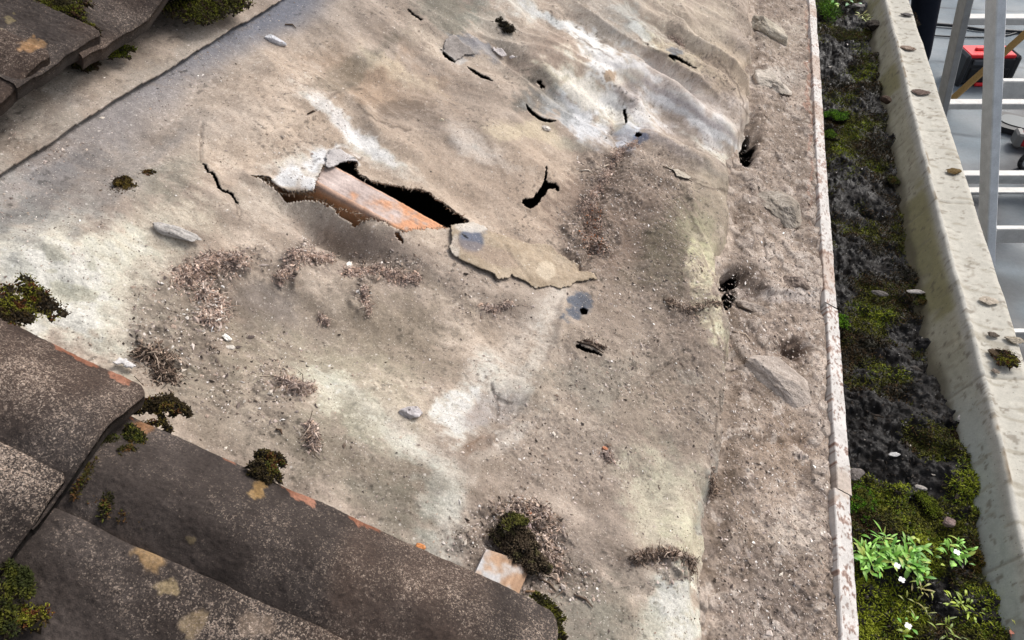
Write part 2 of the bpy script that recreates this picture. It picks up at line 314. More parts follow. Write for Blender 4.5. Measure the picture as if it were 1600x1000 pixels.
STAINS_SHADING = [  # cx, cy, rx, ry, tilt, colour, opacity, softness; some entries paint fold shading
 (750, 280, 420, 130, 15, (172, 152, 133), .5, .8), (120, 430, 230, 95, 25, (200, 192, 174), .9, .6), (60, 440, 130, 60, 30, (206, 198, 182), .35, .7), (230, 370, 120, 34, -15, (192, 180, 160), .6, .7),
 (45, 382, 26, 11, 5, (150, 140, 128), .7, .4), (84, 398, 22, 16, 20, (145, 136, 122), .75, .4), (112, 460, 36, 17, 5, (152, 143, 126), .75, .5), (140, 418, 12, 11, 0, (150, 142, 128), .7, .4), (10, 430, 24, 18, 0, (160, 152, 142), .7, .5), (78, 425, 8, 4, 0, (155, 145, 130), .6, .4),
 (265, 295, 60, 26, -15, (138, 132, 118), .6, .6), (150, 300, 200, 22, -32, (140, 131, 124), .55, .7), (50, 315, 110, 22, -32, (122, 115, 110), .7, .6), (300, 225, 160, 40, -28, (172, 158, 144), .5, .8),
 (380, 250, 90, 34, -10, (190, 170, 150), .5, .7), (470, 270, 55, 26, -20, (205, 192, 178), .75, .6), (548, 200, 78, 14, 38, (226, 218, 212), .9, .6), (500, 168, 26, 6, 33, (215, 205, 192), .7, .5), (590, 240, 60, 16, 30, (196, 188, 176), .55, .7), (505, 175, 34, 50, 0, (165, 146, 128), .4, .6),
 (600, 120, 90, 34, 15, (160, 136, 114), .65, .7), (655, 172, 46, 18, 15, (128, 114, 102), .7, .6), (560, 108, 70, 16, -35, (132, 122, 108), .6, .6), (630, 60, 24, 14, 20, (140, 126, 112), .55, .7), (630, 110, 60, 12, 35, (200, 184, 160), .6, .6), (470, 100, 100, 26, -25, (158, 140, 122), .4, .8), (430, 130, 80, 50, -20, (178, 158, 140), .4, .8),
 (700, 15, 60, 26, 10, (132, 126, 112), .75, .6), (680, 70, 50, 16, 25, (196, 178, 158), .6, .6), (780, 40, 50, 20, 40, (165, 158, 145), .5, .7), (740, 160, 90, 40, 20, (158, 142, 128), .5, .8), (815, 75, 50, 22, 40, (152, 136, 122), .6, .7), (880, 100, 60, 20, 30, (160, 140, 124), .7, .6),
 (880, 45, 60, 11, 33, (215, 210, 202), .8, .6), (830, 15, 60, 18, 30, (190, 184, 174), .6, .7), (960, 20, 60, 40, 20, (168, 156, 142), .6, .7), (1010, 30, 50, 16, 20, (160, 158, 152), .6, .7), (1010, 50, 30, 8, 45, (228, 222, 210), .8, .5),
 (965, 92, 66, 34, 30, (238, 232, 224), .95, .55), (930, 150, 80, 26, 28, (226, 214, 192), .85, .6), (900, 185, 60, 20, 25, (206, 206, 208), .85, .6), (990, 170, 50, 26, 20, (222, 214, 206), .8, .6), (870, 118, 40, 8, 30, (220, 202, 176), .7, .5),
 (1060, 150, 110, 34, 35, (186, 172, 164), .75, .7), (1110, 200, 80, 20, 35, (200, 188, 178), .65, .6), (1090, 40, 80, 30, 35, (184, 168, 148), .7, .7), (1060, 75, 70, 14, 35, (196, 180, 150), .6, .6), (1150, 130, 40, 60, -10, (176, 156, 134), .7, .7),
 (1040, 215, 100, 9, 33, (150, 138, 132), .6, .6), (1080, 185, 90, 5, 33, (215, 208, 200), .6, .5), (1060, 160, 110, 5, 33, (148, 136, 130), .55, .5), (1120, 240, 60, 5, 33, (218, 206, 186), .6, .5),  # alternating strips paint the light and shade of the ripples
 (850, 126, 34, 15, 25, (132, 122, 110), .85, .4), (850, 166, 48, 20, 22, (128, 120, 110), .85, .4), (830, 210, 70, 14, 15, (190, 174, 146), .55, .6), (740, 210, 50, 12, 30, (190, 178, 166), .5, .6), (760, 240, 60, 10, 30, (188, 178, 168), .5, .6), (895, 225, 30, 13, 0, (158, 148, 134), .6, .4),
 (985, 118, 28, 14, 20, (172, 154, 134), .9, .35), (962, 115, 8, 12, 0, (140, 112, 84), .8, .3), (992, 152, 14, 17, -20, (146, 132, 122), .85, .35), (975, 188, 26, 14, 20, (178, 162, 142), .8, .35),
 (860, 330, 160, 70, 20, (168, 148, 130), .6, .8), (1000, 330, 110, 90, 20, (138, 120, 106), .75, .6), (930, 340, 60, 80, 15, (140, 122, 108), .7, .6), (1030, 400, 50, 80, 20, (124, 116, 98), .75, .6), (1005, 500, 100, 80, 10, (148, 131, 116), .65, .7), (1110, 300, 60, 60, 10, (160, 148, 128), .5, .7),  # the greenish grey entry paints shade on the bulge's left side
 (1085, 370, 30, 50, -25, (172, 162, 136), .6, .6), (1100, 440, 22, 60, -15, (204, 192, 160), .8, .5), (1128, 540, 17, 46, -12, (210, 198, 166), .85, .45), (1075, 595, 16, 12, 0, (190, 182, 168), .7, .4), (1140, 600, 14, 120, 0, (165, 155, 138), .6, .6),
 (500, 510, 190, 90, 5, (146, 132, 117), .75, .6), (620, 520, 90, 60, 0, (152, 136, 118), .5, .7), (400, 470, 60, 40, 0, (138, 126, 118), .6, .7), (580, 400, 120, 24, 15, (140, 124, 112), .5, .8), (480, 340, 90, 30, 15, (178, 166, 152), .55, .7),
 (300, 500, 110, 70, 20, (132, 115, 100), .7, .7), (380, 640, 150, 60, 25, (142, 129, 113), .6, .7), (450, 560, 120, 50, 10, (164, 151, 132), .5, .7), (490, 585, 45, 18, 30, (190, 180, 162), .7, .6), (560, 600, 110, 60, 20, (170, 158, 138), .5, .8),
 (560, 640, 90, 22, 40, (184, 176, 156), .7, .6), (650, 700, 60, 16, 40, (202, 196, 182), .8, .6), (690, 770, 34, 50, 20, (192, 186, 172), .7, .6), (700, 830, 30, 60, 10, (180, 174, 162), .7, .6), (590, 720, 130, 60, 30, (140, 128, 112), .6, .7), (600, 790, 80, 34, 30, (136, 127, 112), .5, .7),
 (775, 575, 45, 40, 20, (198, 186, 172), .8, .6), (735, 640, 34, 46, -10, (214, 208, 196), .85, .5), (790, 690, 60, 12, -35, (196, 186, 174), .7, .6), (815, 610, 22, 60, 30, (190, 180, 168), .6, .6), (850, 540, 14, 90, 14, (188, 176, 162), .7, .6), (850, 490, 40, 60, 0, (178, 162, 146), .5, .7),
 (785, 635, 40, 26, 0, (164, 152, 144), .85, .4), (765, 700, 26, 14, -10, (142, 118, 100), .8, .5), (780, 730, 60, 24, -30, (150, 134, 118), .6, .7), (930, 620, 130, 90, 0, (150, 136, 121), .5, .8), (940, 610, 70, 30, 0, (152, 144, 130), .4, .7), (1060, 640, 70, 90, 0, (150, 134, 118), .6, .7),
 (1040, 780, 60, 70, -20, (184, 174, 152), .7, .6), (1070, 840, 22, 60, 0, (180, 170, 144), .6, .5), (1000, 740, 60, 40, 0, (170, 160, 140), .5, .7), (1045, 950, 42, 62, 0, (198, 193, 176), .85, .5), (970, 960, 60, 60, 20, (150, 138, 122), .6, .7), (900, 950, 70, 60, 10, (142, 134, 120), .7, .7),
 (1110, 860, 18, 160, -2, (158, 150, 140), .85, .5), (1140, 700, 20, 90, 0, (156, 146, 134), .6, .6), (860, 860, 130, 50, 5, (132, 118, 106), .6, .7), (660, 340, 0.1, .1, 0, (0, 0, 0), 0, .5),
 (515, 245, 30, 14, -10, (206, 203, 202), .9, .5), (465, 285, 30, 16, -10, (204, 200, 198), .75, .5), (540, 248, 24, 9, 10, (196, 190, 186), .8, .4),
 (915, 487, 25, 26, 0, (104, 108, 118), .95, .3), (990, 215, 24, 18, 0, (178, 180, 188), .8, .4), (1012, 217, 12, 9, 0, (112, 116, 134), .85, .4), (1062, 78, 14, 8, 20, (110, 114, 126), .85, .4), (742, 66, 34, 14, 30, (126, 124, 128), .8, .4), (712, 76, 16, 20, 0, (168, 162, 158), .8, .4)]
BASE = np.array((167, 150, 134.))
def felt_col(px, py, s, Y, upper=False):
    a = fbm(s, Y, 9, 4, 101); b = fbm(s, Y, 38, 4, 111)*1.3; str_ = fbm(s*.35, Y, 60, 4, 121)     # streaks run down the slope
    c = BASE + a[:, None]*np.array((13, 12, 10)) + str_[:, None]*np.array((15, 14.5, 14)) + b[:, None]*np.array((9, 8.5, 8))
    w1 = 26*fbm(px, py, .012, 3, 131)+13*fbm(px, py, .05, 4, 133); w2 = 24*fbm(px, py, .012, 3, 141)+11*fbm(px, py, .05, 4, 143)
    br = .30*fbm(s*.7, Y, 100, 4, 151)+.18*fbm(s*.35, Y, 200, 3, 157)
    if not upper:
        for cx, cy, rx, ry, ro, colr, op, so in STAINS_SHADING:
            rr = max(rx, ry)*2.2; mk = (np.abs(px-cx) < rr+40) & (np.abs(py-cy) < rr+40)
            if not mk.any(): continue
            k = min(1., min(rx, ry)/22.)
            d = blob(px[mk]+w1[mk]*k, py[mk]+w2[mk]*k, cx, cy, rx, ry, ro) + br[mk]
            so = so*.8; f = ((1-(1-op)**1.7)*(1-sst(1-so, 1+so, d)))[:, None]
            c[mk] = c[mk]*(1-f)+(np.array(colr)+(c[mk]-BASE)*.55)*f
        for pts_, w_, cc, op in [([(505, 588), (560, 625), (620, 662), (680, 705), (722, 760), (700, 830), (680, 870)], 20, (200, 192, 178), .6), ([(730, 650), (745, 600), (790, 555), (840, 500), (880, 455)], 15, (204, 194, 182), .5), ([(730, 770), (790, 700), (830, 620)], 8, (196, 184, 170), .5),
                                 ([(640, 0), (720, 60), (800, 110), (880, 170)], 7, (196, 182, 164), .4), ([(930, 10), (1010, 90), (1090, 150), (1160, 215)], 6, (204, 192, 180), .5), ([(900, 60), (980, 130), (1080, 215), (1130, 255)], 6, (140, 128, 118), .45), ([(880, 20), (960, 60), (1040, 120), (1150, 195)], 5, (138, 126, 116), .4)]:  # pale and dark lines here paint light and shade along the creases
            f = (op*np.exp(-(segdist(px+w1*.5, py+w2*.5, pts_)/w_)**2)*(.65+.7*br))[:, None].clip(0, 1); c = c*(1-f)+np.array(cc)*f
        dl = s-s_lap(Y)                                                        # clean blue-grey felt beside the lap
        f = (1-sst(.004, .06, dl+.012*a))*(.35+.65*sst(.5, .9, Y)); c = c*(1-.95*f[:, None])+np.array((98, 106, 126))*.95*f[:, None]
        f = (1-sst(.02, .12, dl+.02*a))*.35; c = c*(1-f[:, None])+np.array((138, 131, 126))*f[:, None]
        e = s-s_edge(Y); f = .35*sst(-.02, .0, e); c = c*(1-f[:, None])+np.array((150, 142, 126))*f[:, None]
    else:
        c = c*.93 + 4; f = (.5*sst(-.2, .5, a+.4*b))[:, None]; c = c*(1-f)+np.array((150, 143, 134))*f
        f = (.45*sst(.2, .8, fbm(s, Y, 14, 3, 171)))[:, None]; c = c*(1-f)+np.array((120, 116, 116))*f
    d = debris(px, py); f = (d*sst(-.5, .5, fbm(s, Y, 150, 3, 161)+d-.35))[:, None]*.65
    dc = np.array((128, 113, 101))+vn(s*260, Y*260, 5)[:, None]*np.array((26, 24, 22)); c = c*(1-f)+dc*f
    c = 156+(c-156)*1.14; g = c.mean(1, keepdims=True); c = g+(c-g)*.74
    for hl in HAIR: f = .5*np.exp(-(segdist(px+2.5*vn(px*.15, py*.15, 3), py+2.5*vn(px*.15, py*.15, 4), hl)/1.5)**2)[:, None]; c = c*(1-f)+np.array((74, 64, 56))*f
    ri = fbm(s*.5, Y, 75, 4, 197); f = (.30*np.exp(-(ri/.07)**2)*sst(-.1, .5, fbm(s, Y, 7, 3, 198)))[:, None]; c = c*(1-f)+np.array((128, 112, 98))*f
    # peppering of blown dirt
    p = sst(.45, .9, fbm(s, Y, 210, 3, 181))*sst(-.4, .7, fbm(s, Y, 14, 3, 183)); c = c*(1-.32*p[:, None])
    p = sst(.5, .9, fbm(s, Y, 260, 3, 191))*sst(-.2, .7, fbm(s, Y, 11, 3, 193)); c = c+p[:, None]*22
    return lin(np.clip(np.where(c > 190, 190+(c-190)*.6, c), 15, 236))*.95
# tears, traced on the sheet
HOLE = [(387, 277), (410, 279), (418, 281), (436, 296), (447, 303), (465, 301), (491, 300), (494, 287), (497, 275), (507, 260), (513, 257), (522, 255), (540, 252), (552, 252), (558, 257), (556, 264), (558, 272), (571, 281), (580, 285), (600, 289), (612, 291),
        (627, 294), (640, 297), (657, 298), (670, 304), (681, 311), (694, 320), (702, 328), (713, 335), (722, 342), (731, 350), (722, 356), (700, 358), (676, 358), (655, 361), (634, 362), (620, 361), (612, 357), (605, 352), (596, 347), (587, 343), (577, 342), (572, 345), (566, 346), (560, 351), (555, 352), (549, 347), (543, 343), (532, 336), (520, 328), (505, 320), (487, 314), (465, 314), (447, 314), (440, 308), (425, 293), (410, 284)]
TEARS = [HOLE, [(853, 262), (854.5, 262), (853, 283), (858, 288), (868, 288), (874, 300), (866, 296), (858, 296), (850, 306), (838, 322), (828, 327), (815, 319), (818, 311), (832, 312), (842, 300), (849, 287), (851, 275)],
 [(822, 163), (830, 174), (842, 182), (856, 187), (868, 190), (858, 192), (845, 189), (832, 182), (823, 173)], [(839, 124), (845, 128), (851, 137), (846, 136), (840, 130)],
 [(314, 254), (320, 257), (325, 268), (335, 272), (341, 284), (346, 296), (355, 299), (364, 304), (371, 318), (368, 317), (362, 306), (352, 301), (343, 297), (338, 286), (333, 275), (324, 270), (319, 260)],
 [(692, 80), (696, 84), (703, 90), (712, 98), (707, 97), (697, 91), (692, 85)], [(729, 105), (740, 109), (752, 116), (771, 128), (763, 126), (748, 119), (736, 111)],
 [(1164, 197), (1170, 195), (1178, 198), (1185, 206), (1187, 240), (1183, 246), (1175, 246), (1168, 236), (1166, 222), (1162, 210)],
 [(906, 483), (912, 481), (918, 485), (917, 491), (909, 491)], [(993, 208), (998, 207), (1003, 211), (998, 214), (993, 212)], [(635, 12), (642, 18), (662, 33), (655, 31), (640, 20)],
 [(1043, 86), (1052, 87), (1065, 93), (1088, 107), (1072, 101), (1052, 92)], [(898, 540), (906, 538), (916, 545), (930, 548), (942, 556), (926, 551), (912, 549), (900, 544)],
 [(974, 172), (977, 170), (980, 190), (977, 193)], [(617, 364), (622, 366), (629, 374), (630, 380), (625, 375), (619, 370)]]
def cut_sheet(S, Y, hf, colf, tears=(), skirt=.0016, keepf=None):
    """grid sheet in roof coordinates; tears are removed, their rims lifted and given the felt's thickness"""
    ss, yy = np.meshgrid(S, Y, indexing='ij'); n, m = ss.shape; s = ss.ravel(); y = yy.ravel()
    h = hf(s, y)
    px, py = proj(W(s, y, h)); kill = np.zeros(len(s), bool); lift = np.zeros(len(s))
    for T in tears:
        T = [(a, b) for a, b in T]; xs = [a for a, b in T]; ys = [b for a, b in T]; g = 22
        mk = np.where((px > min(xs)-g) & (px < max(xs)+g) & (py > min(ys)-g) & (py < max(ys)+g))[0]
        if not len(mk): continue
        th_ = min(1., (max(ys)-min(ys))/60.); jx = px[mk]+1.3*th_*vn(px[mk]*.45, py[mk]*.45, 7)+1.2*th_*vn(px[mk]*.17, py[mk]*.17, 17); jy = py[mk]+1.3*th_*vn(px[mk]*.45, py[mk]*.45, 8)+1.2*th_*vn(px[mk]*.17, py[mk]*.17, 18)
        ins = inpoly(jx, jy, T); kill[mk] |= ins; d = segdist(px[mk], py[mk], T, True)
        big = min(1., (max(xs)-min(xs))/90.); lift[mk] = np.maximum(lift[mk], big*.0055*np.exp(-(d/9.)**2)*(.4+.6*vn(px[mk]*.06, py[mk]*.06, 9)))
    h = h + lift; P = W(s, y, h)
    if keepf is not None: kill |= ~keepf(s, y)
    I = np.arange(n*m).reshape(n, m); Q = np.stack([I[:-1, :-1], I[1:, :-1], I[1:, 1:], I[:-1, 1:]], -1).reshape(-1, 4)
    Q = Q[~kill[Q].any(1)]
    E = np.concatenate([Q[:, [i, (i+1) % 4]] for i in range(4)]); key = E.min(1).astype(np.int64)*(n*m)+E.max(1)
    u, inv, cn = np.unique(key, return_inverse=True, return_counts=True); B = E[cn[inv] == 1]
    bv = np.unique(B); mp = np.full(n*m, -1); mp[bv] = n*m+np.arange(len(bv)); P2 = P[bv]-NV*skirt
    SK = np.stack([B[:, 1], B[:, 0], mp[B[:, 0]], mp[B[:, 1]]], -1)
    c = colf(px, py, s, y); V = np.concatenate([P, P2]); c = np.concatenate([c, c[bv]*.35]); F = np.concatenate([Q, SK])  # skirt colour darkened, painted shade in the gap under sheet edges
    used = np.unique(F); re = np.full(len(V), -1); re[used] = np.arange(len(used))
    return V[used], re[F], c[used]
def glog(a, b, n, k): return np.exp(np.linspace(math.log(a+k), math.log(b+k), n))-k
# ================================================================ STRUCTURE
def flat(name, c, size, mat, kind='structure', parent=None, col=None):
    b = MB(); b.box(c, size, c_=col); o = b.build(name, mat, parent); return tag(o, kind=kind) if kind else o
# the flat roof beyond the gutter, one sheet that also serves as ground
gx = np.concatenate([[-30, -8, -3], np.linspace(.5, 3.2, 140), [6, 12, 40]]); gy = np.concatenate([[-30, -6, 0], np.linspace(1., 7.5, 240), [10, 20, 60]])
X, Y = np.meshgrid(gx, gy, indexing='ij'); x = X.ravel(); y = Y.ravel()
z = .006*fbm(x, y, 1.1, 3, 201)+.003*np.exp(-((y-5.55)/.05)**2)
q1 = sst(-.1, .5, fbm(x, y, 1.3, 4, 203)+.15*np.clip(3.6-y, -1, 1.5)); q2 = fbm(x*.6, y, 8, 4, 205)
c = np.array((150, 163, 172))[None]*(1-q1[:, None])+np.array((104, 106, 110))*q1[:, None]+q2[:, None]*12
q3 = sst(.2, .8, fbm(x, y, 2.2, 4, 207))*sst(4.2, 3., y); c = c*(1-.35*q3[:, None])+np.array((84, 76, 70))*.35*q3[:, None]
for yy_ in (3.35, 4.35, 5.35, 6.4): 
    f = np.exp(-((y-yy_-.12*(x-1.5)-.01*vn(x*3, y, 3))/.012)**2)[:, None]; c = c*(1-.6*f)+np.array((70, 76, 84))*.6*f
f = np.exp(-((x-1.02)/.015)**2)[:, None]; c = c*(1-.5*f)+np.array((80, 84, 88))*.5*f
I = np.arange(len(x)).reshape(X.shape); Q = np.stack([I[:-1, :-1], I[1:, :-1], I[1:, 1:], I[:-1, 1:]], -1).reshape(-1, 4)
o = npmesh('flat_roof', np.stack([x, y, z], -1), Q, M['roofgrey'], None, lin(np.clip(c, 0, 255))*.50, recentre=False); tag(o, kind='structure')
# dark box added under the torn felt to keep daylight out
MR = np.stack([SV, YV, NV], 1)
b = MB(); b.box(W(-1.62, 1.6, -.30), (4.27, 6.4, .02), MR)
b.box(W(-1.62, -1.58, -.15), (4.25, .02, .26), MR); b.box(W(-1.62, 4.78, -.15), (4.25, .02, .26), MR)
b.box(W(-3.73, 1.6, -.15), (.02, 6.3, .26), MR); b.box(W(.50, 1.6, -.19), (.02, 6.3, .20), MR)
o = b.build('loft_light_block', M['dark']); tag(o, kind='structure')
# house wall that carries the gutter
b = MB(); b.box((.405, 1.6, .53), (.30, 6.4, 1.06), bev=.004); o = b.build('house_wall', mat_vc('render_wall', .9, (200, .15), (20, .2), (200, .5, .003), base=lin((150, 146, 138))))
tag(o, 'grey rendered wall under the gutter, falling to the flat roof', 'wall')
# ================================================================ ROOFING FELT
lim = lambda s, y: s < s_edge(y)+.001
Sg = np.concatenate([np.linspace(-.50, -.435, 14)[:-1], np.linspace(-.435, .408, 800)])
Yg = np.concatenate([[-1.4, -.8, -.4, -.1], np.linspace(0, .14, 12)[:-1], glog(.14, 2.75, 1230, .30), [2.78, 2.85, 3.0, 3.4, 4.2]])
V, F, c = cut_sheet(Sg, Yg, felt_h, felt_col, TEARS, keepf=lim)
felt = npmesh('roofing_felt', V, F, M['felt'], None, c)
tag(felt, 'large torn sheet of weathered beige roofing felt with a hole over a rafter', 'roofing felt')
def upper_h(s, y):
    dl = s-s_lap(y); return felt_h(s, y)*np.clip(1+dl*3, .3, 1)+.0085+.001*sst(-.012, 0, dl)*vn(y*14, 0*y, 43)+.0012*fbm(s, y, 40, 2, 44)
Sg2 = np.concatenate([[-3.7, -2.5, -1.6, -1.1], np.linspace(-.80, -.50, 150)[:-1], np.linspace(-.50, -.28, 220)])
Yg2 = np.concatenate([[-1.4, -.8, -.2], glog(.1, 1.9, 620, .30), [2.0, 2.4, 3.2, 4.2]])
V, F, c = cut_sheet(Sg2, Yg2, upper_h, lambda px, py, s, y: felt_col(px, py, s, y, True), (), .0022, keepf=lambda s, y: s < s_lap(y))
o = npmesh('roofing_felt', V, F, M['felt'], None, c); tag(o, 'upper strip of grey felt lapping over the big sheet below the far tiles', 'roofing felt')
FELT_OBJ = felt
# rafters: one shows through the hole
def rafter(Yc, s0, s1, label, group=None, seed=0, top=-.004, fine=False):
    Sx = np.linspace(s0, s1, 500 if fine else 8); prof = [(-.0235, -.10), (-.0235, -.06)]+([(-.0235, -.06+.0055*i) for i in range(1, 10)] if fine else [])+[(-.0235, -.003), (-.0205, 0)]+([(-.0205+i*.00178, 0) for i in range(1, 23)] if fine else [])+[(.0205, 0), (.0235, -.003), (.0235, -.10)]
    Pq = np.array(prof); s, k = np.meshgrid(Sx, np.arange(len(prof)), indexing='ij'); s = s.ravel(); k = k.ravel(); yy = Pq[k, 0]; oo = Pq[k, 1]
    tp = oo > -.004
    g = .0005*fbm(s*14, (yy+oo)*420, 1, 3, 301); rot_ = fbm(s, yy, 40, 4, 303)
    V = W(s, Yc(s)+yy+np.where(tp, 0, g*1.2), top+oo+np.where(tp, g+.0004*fbm(s, yy, 300, 2, 5), 0))
    px, py = proj(V)
    gr = fbm(s*10, (yy*1.+oo)*380, 1, 3, 305)
    wood = np.array((200, 148, 114))+gr[:, None]*np.array((15, 14, 12)); side = np.array((244, 176, 126))+gr[:, None]*np.array((18, 15, 12))  # side face coloured brighter than the top, light painted in
    col = np.where(tp[:, None], wood, side)
    gm = .85*sst(-.8, .8, -(px-604)/50.+1.2*rot_+.18*(yy/.0235)+.35*fbm(s, yy, 150, 3, 307))*tp; gm = np.maximum(gm, .6*sst(.2, .9, fbm(s, yy, 90, 4, 309))*tp)
    col = col*(1-gm[:, None])+(np.array((168, 158, 156))+rot_[:, None]*26)*gm[:, None]
    edge = tp & (np.abs(yy) > .017); col = np.where(edge[:, None] & (gm[:, None] < .9), col*.6+np.array((206, 150, 112))*.4, col)
    I = np.arange(len(s)).reshape(len(Sx), len(prof)); Q = np.stack([I[:-1, :-1], I[1:, :-1], I[1:, 1:], I[:-1, 1:]], -1).reshape(-1, 4)
    return npmesh('rafter', V, Q, M['wood'], None, lin(np.clip(col, 5, 250)), smooth=fine)
o = rafter(Yraf, -.25, .12, '', top=.004, fine=True); tag(o, 'exposed orange-brown timber rafter showing in the hole in the felt', 'rafter')
# ================================================================ EAVE: mortar bed and painted board
ROCKS = [((1220, 600), .036, .024, .020, 25), ((1222, 322), .030, .022, .016, 0), ((1150, 428), .016, .012, .012, 0), ((1205, 128), .026, .022, .012, 10), ((1210, 45), .03, .022, .012, 0)]
PITS = [((1150, 432), 22, 16, .045), ((1240, 545), 22, 13, .03), ((1176, 222), 15, 30, .06), ((1218, 455), 70, 9, -.006), ((1240, 350), 50, 12, .008), ((1205, 90), 50, 10, .007), ((1160, 330), 14, 26, .012), ((1200, 690), 50, 14, .007), ((1180, 460), 26, 24, .020),
        ((1215, 165), 60, 7, -.006), ((1225, 500), 60, 8, -.005), ((1240, 380), 60, 7, -.004), ((1220, 250), 60, 8, .006), ((1180, 770), 30, 60, .003), ((1190, 920), 40, 60, .005)]
def bed_c(px, py, s, y):
    a = fbm(s, y, 22, 4, 411); b = fbm(s, y, 90, 3, 413); c = np.array((152, 137, 124))+a[:, None]*np.array((34, 33, 32))+b[:, None]*18
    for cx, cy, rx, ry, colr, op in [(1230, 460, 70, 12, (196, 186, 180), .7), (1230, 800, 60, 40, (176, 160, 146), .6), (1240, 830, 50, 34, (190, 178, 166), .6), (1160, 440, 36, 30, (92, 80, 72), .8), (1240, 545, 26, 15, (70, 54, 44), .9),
                                     (1200, 950, 80, 70, (122, 110, 102), .6), (1230, 700, 60, 60, (150, 132, 116), .6), (1225, 530, 60, 40, (140, 124, 112), .4), (1210, 120, 50, 16, (190, 182, 172), .6), (1215, 60, 50, 20, (150, 138, 124), .5), (1225, 45, 50, 12, (188, 178, 164), .4), (1180, 865, 60, 14, (120, 108, 100), .5), (1264, 160, 3, 180, (150, 96, 76), .35), (1245, 690, 40, 12, (110, 92, 78), .4)]:
        f = op*(1-sst(.5, 1.4, blob(px+8*a, py+8*b, cx, cy, rx, ry))); c = c*(1-f[:, None])+(np.array(colr)+b[:, None]*14)*f[:, None]
    F1, F2, cv, G1, G2, cw, m = plates(s, y); f = (m*.5*sst(-.2, .6, cv))[:, None]; c = c*(1-f)+np.array((184, 172, 162))*f; f = (m*.55*(1-sst(.0, .07, F2-F1)))[:, None]; c = c*(1-f)+np.array((98, 86, 78))*f
    f = sst(.35, .8, fbm(s, y, 45, 4, 415))[:, None]*.5; c = c*(1-f)+np.array((104, 92, 84))*f
    f = sst(.5, .8, fbm(s, y, 70, 3, 417))[:, None]*.5; c = c*(1-f)+np.array((205, 194, 184))*f
    return lin(np.clip(c, 15, 250))*.95
Yg = np.concatenate([[-1.4, -.6, 0], glog(.12, 3.1, 1050, .30), [3.5, 4.2]])
def keepbed(s, y):
    px, py = proj(W(s, y, -.012)); return ~((blob(px, py, 1174, 221, 15, 27)+.2*vn(px*.15, py*.15, 5) < 1) | (blob(px, py, 1152, 430, 20, 10)+.35*vn(px*.12, py*.12, 5) < 1) | (blob(px, py, 1146, 462, 10, 14)+.35*vn(px*.12, py*.12, 6) < 1))
Sg = np.linspace(.355, .5475, 230)
def plates(s, y):
    ws = s+.004*vn(s*60, y*60, 3); wy = y+.004*vn(s*60, y*60, 4); F1, F2, cv = worley(ws, wy*.9, 48, 441); G1, G2, cw = worley(ws, wy, 120, 445); m = sst(-.1, .35, fbm(s, y, 9, 3, 447)); return F1, F2, cv, G1, G2, cw, m
def bh(s, y):
    px, py = proj(W(s, y, -.012)); F1, F2, cv, G1, G2, cw, m = plates(s, y)
    h = -.014+.004*fbm(s, y, 12, 3, 401)+.0022*fbm(s, y, 40, 3, 403)+.0010*fbm(s, y, 160, 3, 405)+.0006*fbm(s, y, 420, 2, 407)
    h = h+m*(.0035*np.maximum(cv, -.3)*sst(.02, .10, F2-F1))+(1-m)*.0022*cw*sst(.02, .2, G2-G1)*sst(0, .5, fbm(s, y, 16, 2, 449))
    for (cx, cy), rx, ry, d in PITS: h = h-d*np.exp(-blob(px+5*vn(px*.1, py*.1, 1), py+5*vn(px*.1, py*.1, 2), cx, cy, rx, ry)**2*1.6)
    h = h-.008*(1-sst(.0, .02, s-s_edge(y))); h = h+.011*sst(.50, .540, s)
    return np.where(s > .53, np.minimum(h, .001), h)
V, F, c = cut_sheet(Sg, Yg, bh, bed_c, (), .01, keepf=keepbed)
o = npmesh('mortar_bed', V, F, M['mortar'], None, c); tag(o, 'rough dusty mortar bed between the felt edge and the painted board', 'mortar')
def board(name, y0, y1, s0, s1, label, group, seed, top=.004):
    Sx = np.concatenate([[s0], np.linspace(s0, s1, 26), [s1]]); Yn = int((y1-y0)/.0016)+2; Yy = np.linspace(y0, y1, min(Yn, 900))
    s, y = np.meshgrid(Sx, Yy, indexing='ij'); k = np.broadcast_to(np.arange(len(Sx))[:, None], s.shape).ravel(); s = s.ravel(); y = y.ravel()
    rim = (k == 0) | (k == len(Sx)-1); off = top+.0006*fbm(s, y, 70, 3, 421)-np.where((k == 1) | (k == len(Sx)-2), .0012, 0); off = np.where(rim, -.15, off)
    sw = s+.0012*vn(y*8, y*0, seed)+.0007*vn(y*40, s*0, seed+1)*(k > len(Sx)/2)
    n1 = fbm(s, y, 55, 4, 423+seed); n2 = fbm(s, y*.7, 330, 4, 425+seed)
    c = np.array((198, 193, 188))+n1[:, None]*14
    f = sst(.10, .40, n2*.75+n1*.6-.10+.3*fbm(s*0, y, 5, 2, 427))[:, None]*.8; c = c*(1-f)+np.array((150, 124, 112))*f
    f = sst(.2, .7, fbm(s*0, y, 9, 3, 429)+.35*n1)[:, None]*.6; c = c*(1-f)+np.array((160, 138, 122))*f
    f = sst(.35, .6, n2)[:, None]*.5; c = c*(1-f)+np.array((96, 74, 64))*f
    f = (sst(.030, .008, np.abs(y-yB-.010+.012*n1+.006*n2))*.85)[:, None]; c = c*(1-f)+(np.array((172, 158, 146))+22*n2[:, None])*f
    I = np.arange(len(s)).reshape(len(Sx), len(Yy)); Q = np.stack([I[:-1, :-1], I[1:, :-1], I[1:, 1:], I[:-1, 1:]], -1).reshape(-1, 4)
    caps = []
    for e in (0, -1): caps.append([I[0, e], I[1, e], I[-2, e], I[-1, e]])
    o = npmesh(name, W(sw, y, off), [Q, np.array(caps)], M['paint'], None, lin(np.clip(c, 10, 250)), smooth=False); return tag(o, label, 'board', group)
yA = float(PL(1290, 474, .004)[1]); yB = float(PL(1315, 768, .004)[1])
